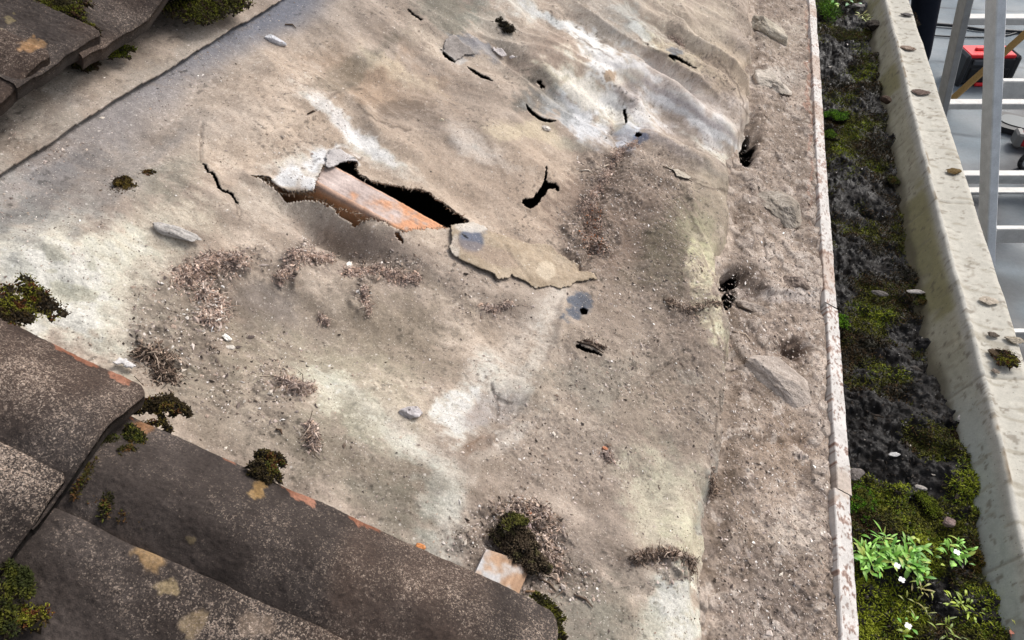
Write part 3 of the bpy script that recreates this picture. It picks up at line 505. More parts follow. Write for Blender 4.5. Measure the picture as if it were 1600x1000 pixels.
board('fascia_board', yA+.004, 4.2, .5465, .5695, 'longest length of flaking white painted board, along the far part of the gutter', 'lengths of painted eaves board', 1)
board('fascia_board', yB+.001, yA, .550, .572, 'middle length of flaking white painted board, beside the big flat stone', 'lengths of painted eaves board', 2, .0048)
board('fascia_board', -.5, yB-.0004, .5455, .569, 'nearest length of flaking white painted board, beside the flowering weed', 'lengths of painted eaves board', 3, .0045)
# ================================================================ CONCRETE GUTTER
ZG = CZ-.83; ZS = CZ-.888
prof = [(.262, -.13), (.345, -.135), (.40, -.125), (.432, -.098), (.455, -.058), (.468, -.032), (.478, -.012), (.4835, -.001), (.4875, .003), (.493, .0005), (.505, -.002), (.530, -.002), (.552, -.001), (.5595, -.004), (.562, -.010), (.562, -.20), (.262, -.20)]
pr = np.array(prof); seg = np.linalg.norm(np.diff(pr, axis=0), axis=1); nn = [max(1, int(q/.0035)) if i < 14 else 1 for i, q in enumerate(seg)]
fp = np.concatenate([pr[i]+(pr[i+1]-pr[i])*np.linspace(0, 1, n_, endpoint=False)[:, None] for i, n_ in enumerate(nn)]+[pr[-1:]])
Yy = np.concatenate([[-1.4, -.5, 0], glog(.3, 3.4, 700, .3), [4.2]])
k, y = np.meshgrid(np.arange(len(fp)), Yy, indexing='ij'); sh = k.shape; k = k.ravel(); y = y.ravel(); x = fp[k, 0]; z = fp[k, 1]; low = z < -.19
t_ = x+z
am = .0009*fbm(y, t_*1.6, 9, 3, 501)+.0003*fbm(y, t_*3, 60, 3, 503)
ridge = np.exp(-((x-.4865)/.0035)**2)*(z > -.02)
z2 = z+np.where(low, 0, .0007*fbm(y, x, 20, 3, 505)+ridge*.0035*(.6+.5*fbm(y, x*0, 14, 3, 507))+ridge*.0015*sst(.1, .4, fbm(y, x*0, 60, 2, 508)))
x2 = x+np.where(low, 0, am+.005*vn(y*2.1, 0*y, 509)*(x < .5)+.0012*vn(y*6, y*0, 511))
for yj in (.62, .93, 1.42, 1.72, 2.29): z2 = z2-.0025*np.exp(-((y-yj-.2*(x-.5))/.0022)**2)*(z > -.13)
n1 = fbm(y, t_, 10, 4, 513); n2 = fbm(y*1., t_*.45, 60, 4, 515); n3 = fbm(y, t_, 160, 3, 517)
inner = sst(-.002, -.02, z)*(x < .5)
c = np.array((202, 198, 190))+n1[:, None]*8+n2[:, None]*6
ci = np.array((190, 183, 162))+n1[:, None]*10+n2[:, None]*7; f = (inner*sst(.75, 1.0, y))[:, None]; c = c*(1-f)+ci*f
f = (inner*sst(1.05, .75, y))[:, None]; c = c*(1-f)+(np.array((192, 196, 190))+n1[:, None]*7)*f
f = (inner*sst(-.1, .5, fbm(y, t_, 5, 4, 521)+.05+.25*n2)*sst(.75, 1., y))[:, None]*.62; c = c*(1-f)+np.array((148, 140, 92))*f           # algae
f = (inner*sst(-.045, -.062, z+.012*n1))[:, None]*.75; c = c*(1-f)+np.array((104, 96, 78))*f
f = (sst(.45, .9, n3*.6+.5*n2+.3*n1)*(1-inner)*.28)[:, None]*sst(-.6, .3, n1)[:, None]; c = c*(1-f)+np.array((120, 106, 92))*f
f = (ridge*.8)[:, None]; c = c*(1-f)+np.array((222, 220, 216))*f
f = (sst(.5, .8, fbm(y*2.2, t_*.7, 40, 3, 519))*.35)[:, None]; c = c*(1-f)+np.array((140, 130, 112))*f
I = np.arange(len(k)).reshape(sh); Q = np.stack([I[:-1, :-1], I[:-1, 1:], I[1:, 1:], I[1:, :-1]], -1).reshape(-1, 4)
f = (np.exp(-((x-.4895-.004*vn(y*30, y*0, 5))/.0012)**2)*sst(.0, .3, fbm(y, y*0, 14, 3, 527))*.8)[:, None]; c = c*(1-f)+np.array((128, 108, 84))*f
f = (sst(.62, .8, fbm(y, t_, 90, 3, 529))*.5)[:, None]; c = c*(1-f)+np.array((112, 102, 90))*f
for yj in (.62, .93, 1.42, 1.72, 2.29): f = (np.exp(-((y-yj-.2*(x-.5))/.0022)**2)*.45)[:, None]; c = c*(1-f)+np.array((130, 122, 108))*f
c[(x < .56) & (z < -.005) & (x > .5)] *= .95
o = npmesh('concrete_gutter', np.stack([x2, y, z2+ZG], -1), Q, M['concrete'], None, lin(np.clip(c*np.array((.97, .965, .94)), 10, 245))*.84)
tag(o, 'long pale concrete gutter full of moss and wet soil', 'gutter')
# soil in the gutter
xs = np.linspace(.264, .49, 220); Yy = np.concatenate([[-1.2, -.3, .1], glog(.36, 3.2, 900, .3), [4.1]])
def soil_z(x, y):
    h = .010*fbm(x, y, 7, 3, 601)+.013*fbm(x, y, 22, 4, 603)+.004*np.abs(fbm(x, y, 60, 3, 605))+.0012*fbm(x, y, 200, 3, 607)-.006
    wx = x+.006*vn(x*50, y*50, 1); wy = y+.006*vn(x*50, y*50, 2); A = worley(wx, wy, 42, 641); B = worley(wx, wy, 110, 643); h = h+.010*(1-A[0]*1.3)*(.4+.6*A[2])+.0030*(1-B[0]*1.3)*(.5+.5*B[2])
    h = h+.016*sst(1.1, .6, y)*sst(.40, .45, x)+.012*sst(.85, .6, y)-.006
    h = h-.014*sst(.455, .485, x+.012*fbm(x*0, y, 9, 3, 609))*sst(.7, 1., y)
    h = h+.010*np.maximum(0, fbm(x, y, 30, 2, 631))*sst(.40, .46, x)
    return ZS+h
X, Y = np.meshgrid(xs, Yy, indexing='ij'); x = X.ravel(); y = Y.ravel(); z = soil_z(x, y)
def moss_amt(x, y):
    px, py = proj(np.stack([x, y, 0*x+ZS], -1)); a = fbm(x, y, 12, 4, 611)+.25
    a = a+.22*sst(720, 800, py)+.25*sst(1440, 1340, px)*sst(700, 760, py)-.9*np.exp(-blob(px, py, 1375, 620, 70, 90)**2)-.6*np.exp(-blob(px, py, 1320, 80, 40, 40)**2)-.4*np.exp(-blob(px, py, 1320, 380, 60, 90)**2)+.4*np.exp(-blob(px, py, 1440, 460, 60, 40)**2)+.3*np.exp(-blob(px, py, 1320, 190, 50, 40)**2)
    return a+.02
n1 = fbm(x, y, 18, 4, 613); n2 = fbm(x, y, 130, 3, 615); c = np.array((28, 25, 24))+n1[:, None]*10+n2[:, None]*14
f = sst(.0, .6, moss_amt(x, y))[:, None]*.6; c = c*(1-f)+np.array((66, 60, 34))*f
f = (sst(.3, .7, fbm(x, y, 9, 3, 617))*sst(.9, 1.6, y))[:, None]*.5; c = c*(1-f)+np.array((62, 60, 62))*f
I = np.arange(len(x)).reshape(X.shape); Q = np.stack([I[:-1, :-1], I[1:, :-1], I[1:, 1:], I[:-1, 1:]], -1).reshape(-1, 4)
o = npmesh('gutter_soil', np.stack([x, y, z], -1), Q, M['soil'], None, lin(np.clip(c, 6, 250))*.8); tag(o, 'black wet soil and silt lying along the concrete gutter', 'soil', kind='stuff')
# ================================================================ small matter: blades, crumbs, fibres
def frame(n):
    n = n/np.linalg.norm(n, axis=1, keepdims=True); a = np.cross(n, np.array([.3, .9, .1])); a /= np.linalg.norm(a, axis=1, keepdims=True); return a, np.cross(n, a), n
def blades(P, Nn, L, Wd, colr, tilt=.7, bend=.4):
    """tapered, bent leaf blades of five vertices"""
    n = len(P); a, b, nn_ = frame(Nn); th = rng.uniform(0, 2*math.pi, n); dr = a*np.cos(th)[:, None]+b*np.sin(th)[:, None]; sd_ = np.cross(nn_, dr)
    tl = (rng.uniform(.1, 1, n)*tilt)[:, None]; d1 = nn_*np.cos(tl)+dr*np.sin(tl); d2 = nn_*np.cos(tl+bend)+dr*np.sin(tl+bend)
    L = np.broadcast_to(L, (n,))[:, None]; Wd = np.broadcast_to(Wd, (n,))[:, None]; m = P+d1*L*.55; tip = m+d2*L*.45
    V = np.stack([P-sd_*Wd*.35, P+sd_*Wd*.35, m+sd_*Wd*.5, m-sd_*Wd*.5, tip], 1).reshape(-1, 3); i = np.arange(n)[:, None]*5
    C = np.repeat(colr, 5, 0).reshape(n, 5, 3).copy(); C[:, :2] *= .8; C[:, 4] *= 1.15
    return V, i+np.array([0, 1, 2, 3]), i+np.array([3, 2, 4]), C.reshape(-1, 3)
ICO = np.array([(1, 0, 0), (-1, 0, 0), (0, 1, 0), (0, -1, 0), (0, 0, 1), (0, 0, -1)], float)
ICF = np.array([(0, 2, 4), (2, 1, 4), (1, 3, 4), (3, 0, 4), (2, 0, 5), (1, 2, 5), (3, 1, 5), (0, 3, 5)])
def crumbs(P, Nn, size, colr, flat=.5, stretch=1.8):
    n = len(P); a, b, nn_ = frame(Nn); th = rng.uniform(0, 2*math.pi, n); u = a*np.cos(th)[:, None]+b*np.sin(th)[:, None]; v = np.cross(nn_, u)
    nt_ = nn_+u*rng.normal(0, .35, (n, 1))+v*rng.normal(0, .35, (n, 1)); sz = np.broadcast_to(size, (n,))[:, None]
    sc = np.stack([rng.uniform(.8, stretch, n), rng.uniform(.5, 1., n), rng.uniform(.3, 1, n)*flat], 1)
    J = ICO[None]*rng.uniform(.65, 1.25, (n, 6, 1))+rng.normal(0, .18, (n, 6, 3)); J = J*sc[:, None, :]*sz[:, None, :]*.5
    V = P[:, None]+J[..., 0:1]*u[:, None]+J[..., 1:2]*v[:, None]+J[..., 2:3]*nt_[:, None]
    C = np.repeat(colr, 6, 0)
    return V.reshape(-1, 3), (np.arange(n)[:, None, None]*6+ICF[None]).reshape(-1, 3), C
def fibres(P, Nn, L, Wd, colr, lift=.35):
    n = len(P); a, b, nn_ = frame(Nn); th = rng.uniform(0, 2*math.pi, n); th2 = th+rng.normal(0, .7, n); L = np.broadcast_to(L, (n,))[:, None]; Wd = np.broadcast_to(Wd, (n,))[:, None]
    up = rng.normal(.1, lift, (n, 1)); d1 = a*np.cos(th)[:, None]+b*np.sin(th)[:, None]+nn_*up; d2 = a*np.cos(th2)[:, None]+b*np.sin(th2)[:, None]+nn_*(up-rng.uniform(.2, .8, (n, 1)))
    p = [P, P+d1*L*.5, P+d1*L*.5+d2*L*.5]; s1 = np.cross(d1, nn_); s1 /= np.linalg.norm(s1, axis=1, keepdims=True)+1e-9
    V = []
    for q, w in zip(p, (.6, 1., .3)): V += [q-s1*Wd*w*.5, q+nn_*Wd*w*.5, q+s1*Wd*w*.5]
    V = np.stack(V, 1).reshape(-1, 3); i = np.arange(n)[:, None, None]*9
    f = np.array([(0, 1, 4, 3), (1, 2, 5, 4), (2, 0, 3, 5), (3, 4, 7, 6), (4, 5, 8, 7), (5, 3, 6, 8)]); return V, (i+f[None]).reshape(-1, 4), np.repeat(colr, 9, 0)
class NP:
    def __init__(s): s.V = []; s.Q = []; s.T = []; s.C = []; s.n = 0
    def add(s, V, Fs, C):
        for f in Fs: (s.Q if f.shape[1] == 4 else s.T).append(f+s.n)
        s.V.append(V); s.C.append(C); s.n += len(V)
    def bl(s, *a, **k): V, q, t, C = blades(*a, **k); s.add(V, [q, t], C)
    def cr(s, *a, **k): V, t, C = crumbs(*a, **k); s.add(V, [t], C)
    def fi(s, *a, **k): V, q, C = fibres(*a, **k); s.add(V, [q], C)
    def build(s, name, mat, parent=None, smooth=False):
        return npmesh(name, np.concatenate(s.V), [np.concatenate(q) for q in (s.Q, s.T) if q], mat, parent, np.clip(np.concatenate(s.C), .004, .95), smooth)
def pal(cols, n, jit=.18):
    c = lin(np.array(cols, float))[rng.integers(0, len(cols), n)]; return c*(1+rng.normal(0, jit, (n, 1)))
DRY = [(178, 164, 156), (150, 136, 128), (116, 104, 98), (198, 184, 174), (86, 76, 72), (168, 148, 134), (138, 126, 120)]
DIRT = [(120, 104, 92), (88, 76, 68), (150, 134, 120), (60, 52, 46), (170, 156, 144)]
PALE = [(226, 220, 214), (205, 196, 188), (190, 180, 168)]
GREEN = [(90, 96, 32), (66, 74, 26), (108, 108, 38), (52, 56, 24), (80, 70, 32), (100, 82, 38)]
BROWNMOSS = [(70, 58, 34), (52, 42, 28), (92, 80, 36), (40, 34, 26), (112, 98, 44), (104, 66, 36)]
BRIGHT = [(92, 150, 26), (116, 170, 40), (70, 120, 20), (140, 180, 60)]
def felt_pt(px, py, up=0.):
    s, Y = PL(px, py, 0)
    for _ in range(3): s, Y = PL(px, py, felt_h(s, Y))
    return s, Y, felt_h(s, Y)+up
def in_tear(px, py):
    r = np.zeros(np.shape(px), bool)
    for T in TEARS: r |= inpoly(px, py, T)
    return r
# loose grit over the felt
n = 170000; s = rng.uniform(-.42, .40, n); Y = glog(.15, 2.6, 2, .3)[0]+(np.exp(rng.uniform(math.log(.5), math.log(2.95), n))-.5)*1.02
h = felt_h(s, Y); P = W(s, Y, h); px, py = proj(P); d = debris(px, py); cl = sst(-.1, .7, fbm(s, Y, 13, 3, 701))
pr_ = np.clip(.06+.14*cl+.95*d**1.5, 0, 1)*np.where(Y > 1.3, .5, 1); k = (rng.uniform(0, 1, n) < pr_) & (s < s_edge(Y)) & (s > s_lap(Y)) & ~in_tear(px, py)
P = P[k]; m = k.sum(); print('grit', m)
sz = np.clip(rng.lognormal(math.log(.0011), .45, m), .0005, .005)*(1+.6*d[k])
b = NP(); b.cr(P+NV*sz[:, None]*.12, np.tile(NV, (m, 1)), sz, np.where((rng.uniform(0, 1, (m, 1)) < .13), pal(PALE, m), pal(DIRT+DRY, m)))
o = b.build('grit', M['crumb']); tag(o, 'fine grit and crumbs of mortar scattered over the beige felt', 'grit', kind='stuff')
n = 9000; s = rng.uniform(-.80, -.39, n); Y = rng.uniform(.2, 1.8, n); k = s < s_lap(Y)-.003; s = s[k]; Y = Y[k]; P = W(s, Y, upper_h(s, Y)); px, py = proj(P); d = debris(px, py); k = rng.uniform(0, 1, len(s)) < .25+.7*d; P = P[k]; m = k.sum()
b = NP(); sz = np.clip(rng.lognormal(math.log(.0014), .45, m), .0006, .005); b.cr(P, np.tile(NV, (m, 1)), sz, np.where((rng.uniform(0, 1, (m, 1)) < .25), pal(PALE, m), pal(DIRT+DRY, m)))
o = b.build('grit', M['crumb']); tag(o, 'fine grit scattered over the upper strip of felt below the far tiles', 'grit', kind='stuff')
n = 36000; s = rng.uniform(.385, .545, n); Y = rng.uniform(.2, 1., n)**1.6*2.8+.15; h = bh(s, Y); P = W(s, Y, h); k = s > s_edge(Y)+.004; P = P[k]; m = len(P); sz = np.clip(rng.lognormal(math.log(.0016), .5, m), .0006, .007)
b = NP(); b.cr(P, np.tile(NV, (m, 1)), sz, np.where((rng.uniform(0, 1, (m, 1)) < .14), pal(PALE, m), pal(DIRT+DRY, m)))
o = b.build('mortar_rubble', M['crumb']); tag(o, 'small broken rubble strewn over the mortar bed at the eave', 'rubble', kind='stuff')
# heaps of dry moss and litter
def heap(name, pts, rad, nf, nc, label, cat, group=None, cols=DRY, hgt=.006, fl=.0058, up=0.):
    """pts: pixel polyline; rad: spread in metres"""
    pts = np.array(pts, float); seg_ = np.linalg.norm(np.diff(pts, axis=0), axis=1) if len(pts) > 1 else np.array([1.]); n = nf+nc
    if len(pts) > 1:
        t = rng.uniform(0, 1, n)*seg_.sum(); cum = np.concatenate([[0], np.cumsum(seg_)]); i = np.clip(np.searchsorted(cum, t)-1, 0, len(seg_)-1); f = ((t-cum[i])/seg_[i])[:, None]; q = pts[i]*(1-f)+pts[i+1]*f
    else: q = np.repeat(pts, n, 0)
    s, Y = PL(q[:, 0], q[:, 1], 0); r = np.abs(rng.normal(0, .5, n)); th = rng.uniform(0, 6.3, n); s = s+r*rad*np.cos(th); Y = Y+r*rad*np.sin(th)
    lump = .6+.6*fbm(s, Y, 90, 2, 777)
    h = felt_h(s, Y)+up+hgt*np.exp(-(r*1.6)**2)*np.clip(lump, 0, 1.5)*rng.uniform(.2, 1, n)
    ok = s < s_edge(Y); P = W(s, Y, h); Nn = np.tile(NV, (n, 1)); b = NP()
    cf = pal(cols, n, .16)*np.array((1.26, 1.20, 1.15)); A = np.arange(n) < nf; A1 = A & ok; A2 = ~A & ok
    if not (A1|A2).any(): raise RuntimeError(label)
    if A1.any(): b.fi(P[A1], Nn[A1], rng.uniform(.4, 1.2, A1.sum())*fl, rng.uniform(.0005, .0012, A1.sum()), cf[A1])
    m = max(4, nf//25); k = rng.integers(0, n, m); k = k[ok[k]]; b.fi(P[k], Nn[k], rng.uniform(.008, .02, len(k)), .0008, pal([(196, 176, 158), (150, 128, 110), (90, 76, 66)], len(k)), lift=.25)
    if A2.any(): b.cr(P[A2], Nn[A2], np.clip(rng.lognormal(math.log(.0018), .45, A2.sum()), .0008, .006), cf[A2], flat=.9)
    o = b.build(name, M['crumb']); return tag(o, label, cat, group)
GH = 'heaps of dry litter on the felt'
PINK = DRY+[(180, 158, 146), (168, 146, 132), (194, 176, 164)]
for a in [
 ([(280, 440), (312, 425), (330, 412), (372, 410)], .018, 700, 500, 'broad grey heap of dry moss and straw at the left end of the shallow basin', PINK, .007),
 ([(318, 455), (345, 470), (330, 500), (318, 488)], .014, 420, 320, 'pale straw litter trailing down beside the small white stone', PINK+PALE, .006),
 ([(438, 432), (455, 415), (458, 400), (500, 398), (522, 392)], .009, 520, 420, 'curved pinkish ridge of dry moss below the left end of the rafter', PINK, .009),
 ([(545, 418), (575, 412), (600, 415), (655, 432)], .010, 700, 520, 'long grey ridge of dry moss below the middle of the hole', PINK, .009),
 ([(572, 440), (575, 460), (582, 478)], .005, 110, 90, 'short tail of brown litter running down from the long grey ridge', PINK, .005),
 ([(440, 596), (462, 608), (485, 600)], .009, 420, 300, 'brown tuft heap of dry moss in the middle of the left felt', DRY, .008),
 ([(480, 668), (488, 690), (484, 703)], .006, 200, 140, 'small dark wisp of dry moss near the lower left tile edge', DRY, .005),
 ([(505, 478), (520, 488)], .005, 50, 40, 'tiny scrap of grey litter in the middle of the basin', DRY, .004),
 ([(758, 478), (775, 484), (795, 476)], .006, 160, 120, 'dark grey litter below the torn off scrap of felt', DRY, .005),
 ([(1000, 225), (965, 240), (950, 270), (925, 310), (905, 330)], .013, 760, 380, 'long rooty trail of straw running down the crease right of the hole', PINK, .013),
 ([(925, 325), (930, 355), (915, 380), (938, 388)], .018, 800, 600, 'thick tangle of pale roots and orange crumbs at the foot of the crease', PINK+DIRT+[(190, 126, 84)], .014),
 ([(1030, 480), (1060, 500), (1110, 495)], .010, 200, 160, 'brown litter caught on the yellow stained ridge', DIRT, .005),
 ([(980, 880), (1010, 875), (1040, 880), (1075, 895)], .008, 500, 360, 'dark arched heap of litter near the bottom of the felt', DIRT, .008),
 ([(940, 712), (952, 722)], .007, 90, 80, 'little grey heap of crumbs on the lower right felt', DRY, .005),
 ([(780, 810), (820, 800), (850, 815), (850, 870), (870, 895)], .022, 500, 800, 'dark gritty litter around the half covered offcut of timber', DRY+DIRT, .006),
 ([(275, 590), (250, 585), (260, 560), (215, 555)], .012, 420, 300, 'dark litter piled against the corner of the near tile', DIRT+[(50, 44, 38)], .008),
 ([(20, 210), (10, 235)], .02, 300, 200, 'grey frayed litter at the left end of the lap joint', DRY, .006),
 ([(1145, 750), (1125, 765), (1110, 745)], .010, 240, 180, 'brown litter at the curled felt edge above the smooth channel', DIRT, .006),
 ([(905, 540), (925, 546), (940, 552)], .0035, 50, 30, 'dark twiggy scrap below the blue nailed patch', [(60, 50, 44), (80, 66, 58)], .004),
 ([(1048, 60), (1066, 72)], .010, 200, 100, 'grey frayed litter around the far blue tear', DRY, .004)]:
    pts, rad, nf, nc, lab, cols, hg = a; nf = int(nf*1.7); nc = int(nc*2.4); hg *= 1.25
    heap('dry_moss_heap', pts, rad, nf, nc, lab, 'dry moss', GH, cols, hg)
# ---------------------------------------------------------------- stones and chips
def rock(name, P, dims, rot, colr, label, cat, group=None, seed=0, ang=.5, M_=None, n=34, mat='mortar', parent=None, rough=1.):
    """angular weathered lump: a sphere cut by random planes, then roughened"""
    u = np.linspace(0, math.pi, n); v = np.linspace(0, 2*math.pi, 2*n, endpoint=False); U_, V_ = np.meshgrid(u, v, indexing='ij'); U_ = U_.ravel(); V_ = V_.ravel()
    D = np.stack([np.sin(U_)*np.cos(V_), np.sin(U_)*np.sin(V_), np.cos(U_)], -1); R = np.ones(len(D))*1.1; rr = np.random.default_rng(seed+50)
    pn = rr.normal(size=(9, 3)); pn /= np.linalg.norm(pn, axis=1, keepdims=True); pn = np.concatenate([pn, [[0, 0, 1.]]])
    for q in pn: dt = D@q; R = np.minimum(R, np.where(dt > .05, (1-ang*rr.uniform(.1, .8))/np.maximum(dt, .05), 9))
    R = R+rough*1.7*(.03*(fbm(D[:, 0], D[:, 1], 3, 3, seed)+fbm(D[:, 1], D[:, 2], 3, 3, seed+1)+fbm(D[:, 2], D[:, 0], 3, 3, seed+2))+.008*(fbm(D[:, 0], D[:, 1], 14, 2, seed+3)+fbm(D[:, 1], D[:, 2], 14, 2, seed+4)+fbm(D[:, 2], D[:, 0], 14, 2, seed+5)))
    Q3 = D*R[:, None]*np.array(dims)*1.7; a = math.radians(rot); Rz = np.array([[math.cos(a), -math.sin(a), 0], [math.sin(a), math.cos(a), 0], [0, 0, 1]]); Q3 = Q3@Rz.T@(MR if M_ is None else M_).T
    c = np.array(colr)+(fbm(D[:, 0]+D[:, 2], D[:, 1]-D[:, 2], 3, 4, seed+9)*22)[:, None]; 
    I = np.arange(len(D)).reshape(n, 2*n); I2 = np.concatenate([I, I[:, :1]], 1); Q = np.stack([I2[:-1, :-1], I2[1:, :-1], I2[1:, 1:], I2[:-1, 1:]], -1).reshape(-1, 4)
    o = npmesh(name, np.asarray(P)+Q3, Q, M[mat], parent, lin(np.clip(c, 5, 250)), smooth=False); return tag(o, label, cat, group)
def bedpt(px, py, up=0.):
    px = float(px); py = float(py)
    s, Y = PL(px, py, -.01); return W(s, Y, bh(np.array(s), np.array(Y))+up)
rock('mortar_lump', bedpt(1228, 600, .005), (.036, .022, .012), 12, (172, 160, 150), 'large flat angular lump of mortar lying against the painted board', 'mortar lump', None, 3, .8, rough=.5)
rock('mortar_lump', bedpt(1218, 326, .002), (.026, .022, .014), 0, (158, 148, 136), 'rounded lump of mortar on the bed beside the far board', 'mortar lump', None, 4, .5)
rock('mortar_lump', bedpt(1208, 130, .002), (.026, .022, .012), 20, (180, 170, 158), 'pale lump of mortar high on the bed near the top', 'mortar lump', None, 6, .5)
rock('mortar_lump', bedpt(1205, 48, .002), (.034, .022, .013), 0, (176, 166, 150), 'farthest pale lump of mortar on the bed, at the top edge', 'mortar lump', None, 7, .4)
rock('mortar_lump', bedpt(1240, 548, -.003), (.012, .010, .008), 0, (62, 46, 36), 'small dark brown lump in the hollow above the flat angular lump', 'mortar lump', None, 8, .4)
rock('mortar_lump', bedpt(1190, 480, -.002), (.020, .008, .006), 10, (150, 138, 128), 'thin grey lump beside the dark hollow in the bed', 'mortar lump', None, 9, .6)
rock('mortar_lump', bedpt(1246, 445, .0), (.014, .010, .008), 0, (136, 122, 112), 'brown lump by the middle break in the board', 'mortar lump', None, 10, .6)
def fstone(px, py, dims, rot, colr, label, seed, cat='stone', name='stone', ang=.7, group=None, up=.0):
    dims = tuple(q*.68 for q in dims); s, Y, h = felt_pt(np.array(float(px)), np.array(float(py))); return rock(name, W(s, Y, h+dims[2]*.5+up), dims, rot, colr, label, cat, group, seed, ang, n=16)
fstone(641, 648, (.0105, .008, .006), 20, (178, 172, 172), 'grey crumbly stone chip in the middle of the lower felt', 11)
fstone(354, 529, (.004, .0035, .003), 0, (238, 234, 226), 'tiny bright white stone on the left felt', 12)
fstone(360, 543, (.004, .003, .002), 40, (200, 192, 182), 'small pinkish stone just below the bright white one', 13)
fstone(268, 362, (.021, .0065, .005), 14, (170, 165, 160), 'long flat grey chip of mortar left of the hole', 14)
fstone(427, 62, (.014, .006, .005), 10, (188, 188, 192), 'pale blue-grey stone chip beside the lap line at the top', 15)
fstone(547, 414, (.0035, .005, .003), 0, (232, 226, 216), 'cream stone stuck in the long grey ridge of moss', 16)
fstone(656, 856, (.004, .003, .003), 0, (196, 132, 84), 'small orange brick crumb beside the near tile', 17, 'brick crumb', 'brick_crumb')
fstone(824, 797, (.0045, .003, .002), 0, (200, 116, 66), 'bright orange brick crumb above the brown moss clod', 18, 'brick crumb', 'brick_crumb')
fstone(800, 806, (.006, .004, .004), 0, (150, 150, 156), 'small grey stone left of the orange crumb', 19)
fstone(826, 822, (.004, .003, .003), 0, (214, 190, 186), 'pinkish white stone below the orange crumb', 20)
fstone(945, 700, (.003, .0025, .002), 0, (190, 130, 100), 'orange speck of brick on the little grey heap', 21, 'brick crumb', 'brick_crumb')
fstone(852, 200, (.007, .005, .004), 0, (212, 202, 192), 'small white crumbs under the crescent shaped tear', 22)
fstone(690, 188, (.003, .002, .002), 0, (226, 214, 190), 'single cream stone in the middle of the upper felt', 23)
fstone(395, 730, (.006, .005, .004), 0, (186, 166, 152), 'pinkish stone beside the moss tuft on the tile edge', 24, up=.05) if False else None
# ---------------------------------------------------------------- torn scraps and flaps of felt
def scrap(name, poly, hf, colf, label, cat='felt scrap', thick=.0013, res=.0011, group=None):
    pa = np.array(poly, float); s0, Y0 = PL(pa[:, 0], pa[:, 1], .0); s0, Y0 = PL(pa[:, 0], pa[:, 1], hf(s0, Y0)); S_ = np.arange(s0.min()-.004, s0.max()+.004, res); Y_ = np.arange(Y0.min()-.004, Y0.max()+.004, res*1.3)
    pol = list(zip(s0, Y0)); kf = lambda s, y: inpoly(s+.0011*vn(s*300, y*300, 5)+.0012*vn(s*110, y*110, 6), y+.0012*vn(s*300, y*300, 7)+.0014*vn(s*110, y*110, 8), pol)
    V, F, c = cut_sheet(S_, Y_, hf, colf, (), thick, keepf=kf); o = npmesh(name, V, F, M['felt'], None, c); return tag(o, label, cat, group)
FLAP = [(704, 352), (720, 350), (733, 348), (746, 349), (757, 355), (764, 364), (790, 369), (812, 378), (846, 380), (862, 385), (880, 400), (905, 415), (920, 424), (934, 435), (925, 438), (905, 440), (892, 446), (876, 452), (860, 447), (838, 450), (825, 442), (800, 428), (795, 433), (778, 439), (768, 428), (745, 416), (722, 405), (706, 396), (703, 385), (706, 375)]
def flap_h(s, Y):
    px, py = proj(W(s, Y, .012)); b_ = felt_h(s, Y); rim = np.exp(-blob(px, py, 722, 370, 26, 26)**2)
    return np.maximum(b_, -.012)+.0032+.004*rim-.0014*np.exp(-(segdist(px, py, [(780, 372), (800, 400), (838, 446)])/4)**2)+.002*np.exp(-(segdist(px, py, [(750, 360), (820, 395), (925, 432)])/9)**2)+.002*np.sin((px-700)/38.)+.0012*fbm(s, Y, 40, 3, 811)+.0003*fbm(s, Y, 300, 2, 812)
def flap_c(px, py, s, Y):
    n1 = fbm(s, Y, 30, 4, 813); c = np.array((166, 150, 130))+n1[:, None]*14+fbm(s, Y, 200, 3, 814)[:, None]*9; w = 5*n1
    for cx, cy, rx, ry, ro, colr, op in [(738, 374, 22, 20, 20, (98, 104, 120), .92), (735, 356, 26, 7, 5, (196, 188, 178), .9), (712, 385, 7, 20, 0, (196, 186, 174), .8), (852, 424, 15, 17, 20, (194, 180, 160), .75), (760, 395, 60, 14, 20, (146, 128, 116), .5), (728, 368, 7, 1.6, 25, (30, 30, 34), .9)]:
        f = op*(1-sst(.75, 1.15, blob(px+w, py-w, cx, cy, rx, ry, ro)+.12*n1)); c = c*(1-f[:, None])+np.array(colr)*f[:, None]
    return lin(np.clip(c, 10, 250))*.95
scrap('torn_felt_flap', FLAP, flap_h, flap_c, 'torn off flap of beige felt with a blue-grey patch lying over the rafter end')
def const_c(colr, seed): return lambda px, py, s, Y: lin(np.clip(np.array(colr)+fbm(s, Y, 60, 4, seed)[:, None]*16, 10, 250))*.95
scrap('felt_fragment', [(768, 72), (776, 66), (790, 70), (800, 80), (809, 88), (808, 96), (798, 94), (784, 82)], lambda s, Y: felt_h(s, Y)+.005+.003*vn(s*40, Y*40, 2), const_c((206, 198, 196), 5), 'small curled white fragment of felt at the top of the sheet')
scrap('felt_fragment', [(692, 80), (696, 62), (702, 55), (712, 54), (722, 66), (738, 78), (744, 84), (728, 82), (722, 90), (712, 96), (700, 86)], lambda s, Y: felt_h(s, Y)+.003, const_c((150, 142, 136), 7), 'grey curled lip of felt beside the two short cracks')
scrap('felt_fragment', [(508, 258), (509, 244), (514, 236), (528, 232), (548, 238), (556, 247), (561, 257), (552, 254), (538, 254), (524, 257), (512, 262)], lambda s, Y: felt_h(s, Y)+.0045+.002*vn(s*60, Y*60, 3), const_c((186, 180, 178), 9), 'curled pale lip of felt above the top end of the rafter')
scrap('felt_fragment', [(1042, 262), (1062, 268), (1078, 278), (1074, 284), (1056, 276)], lambda s, Y: felt_h(s, Y)+.004, const_c((176, 166, 152), 11), 'thin loose sliver of felt on the dirt right of the crease')
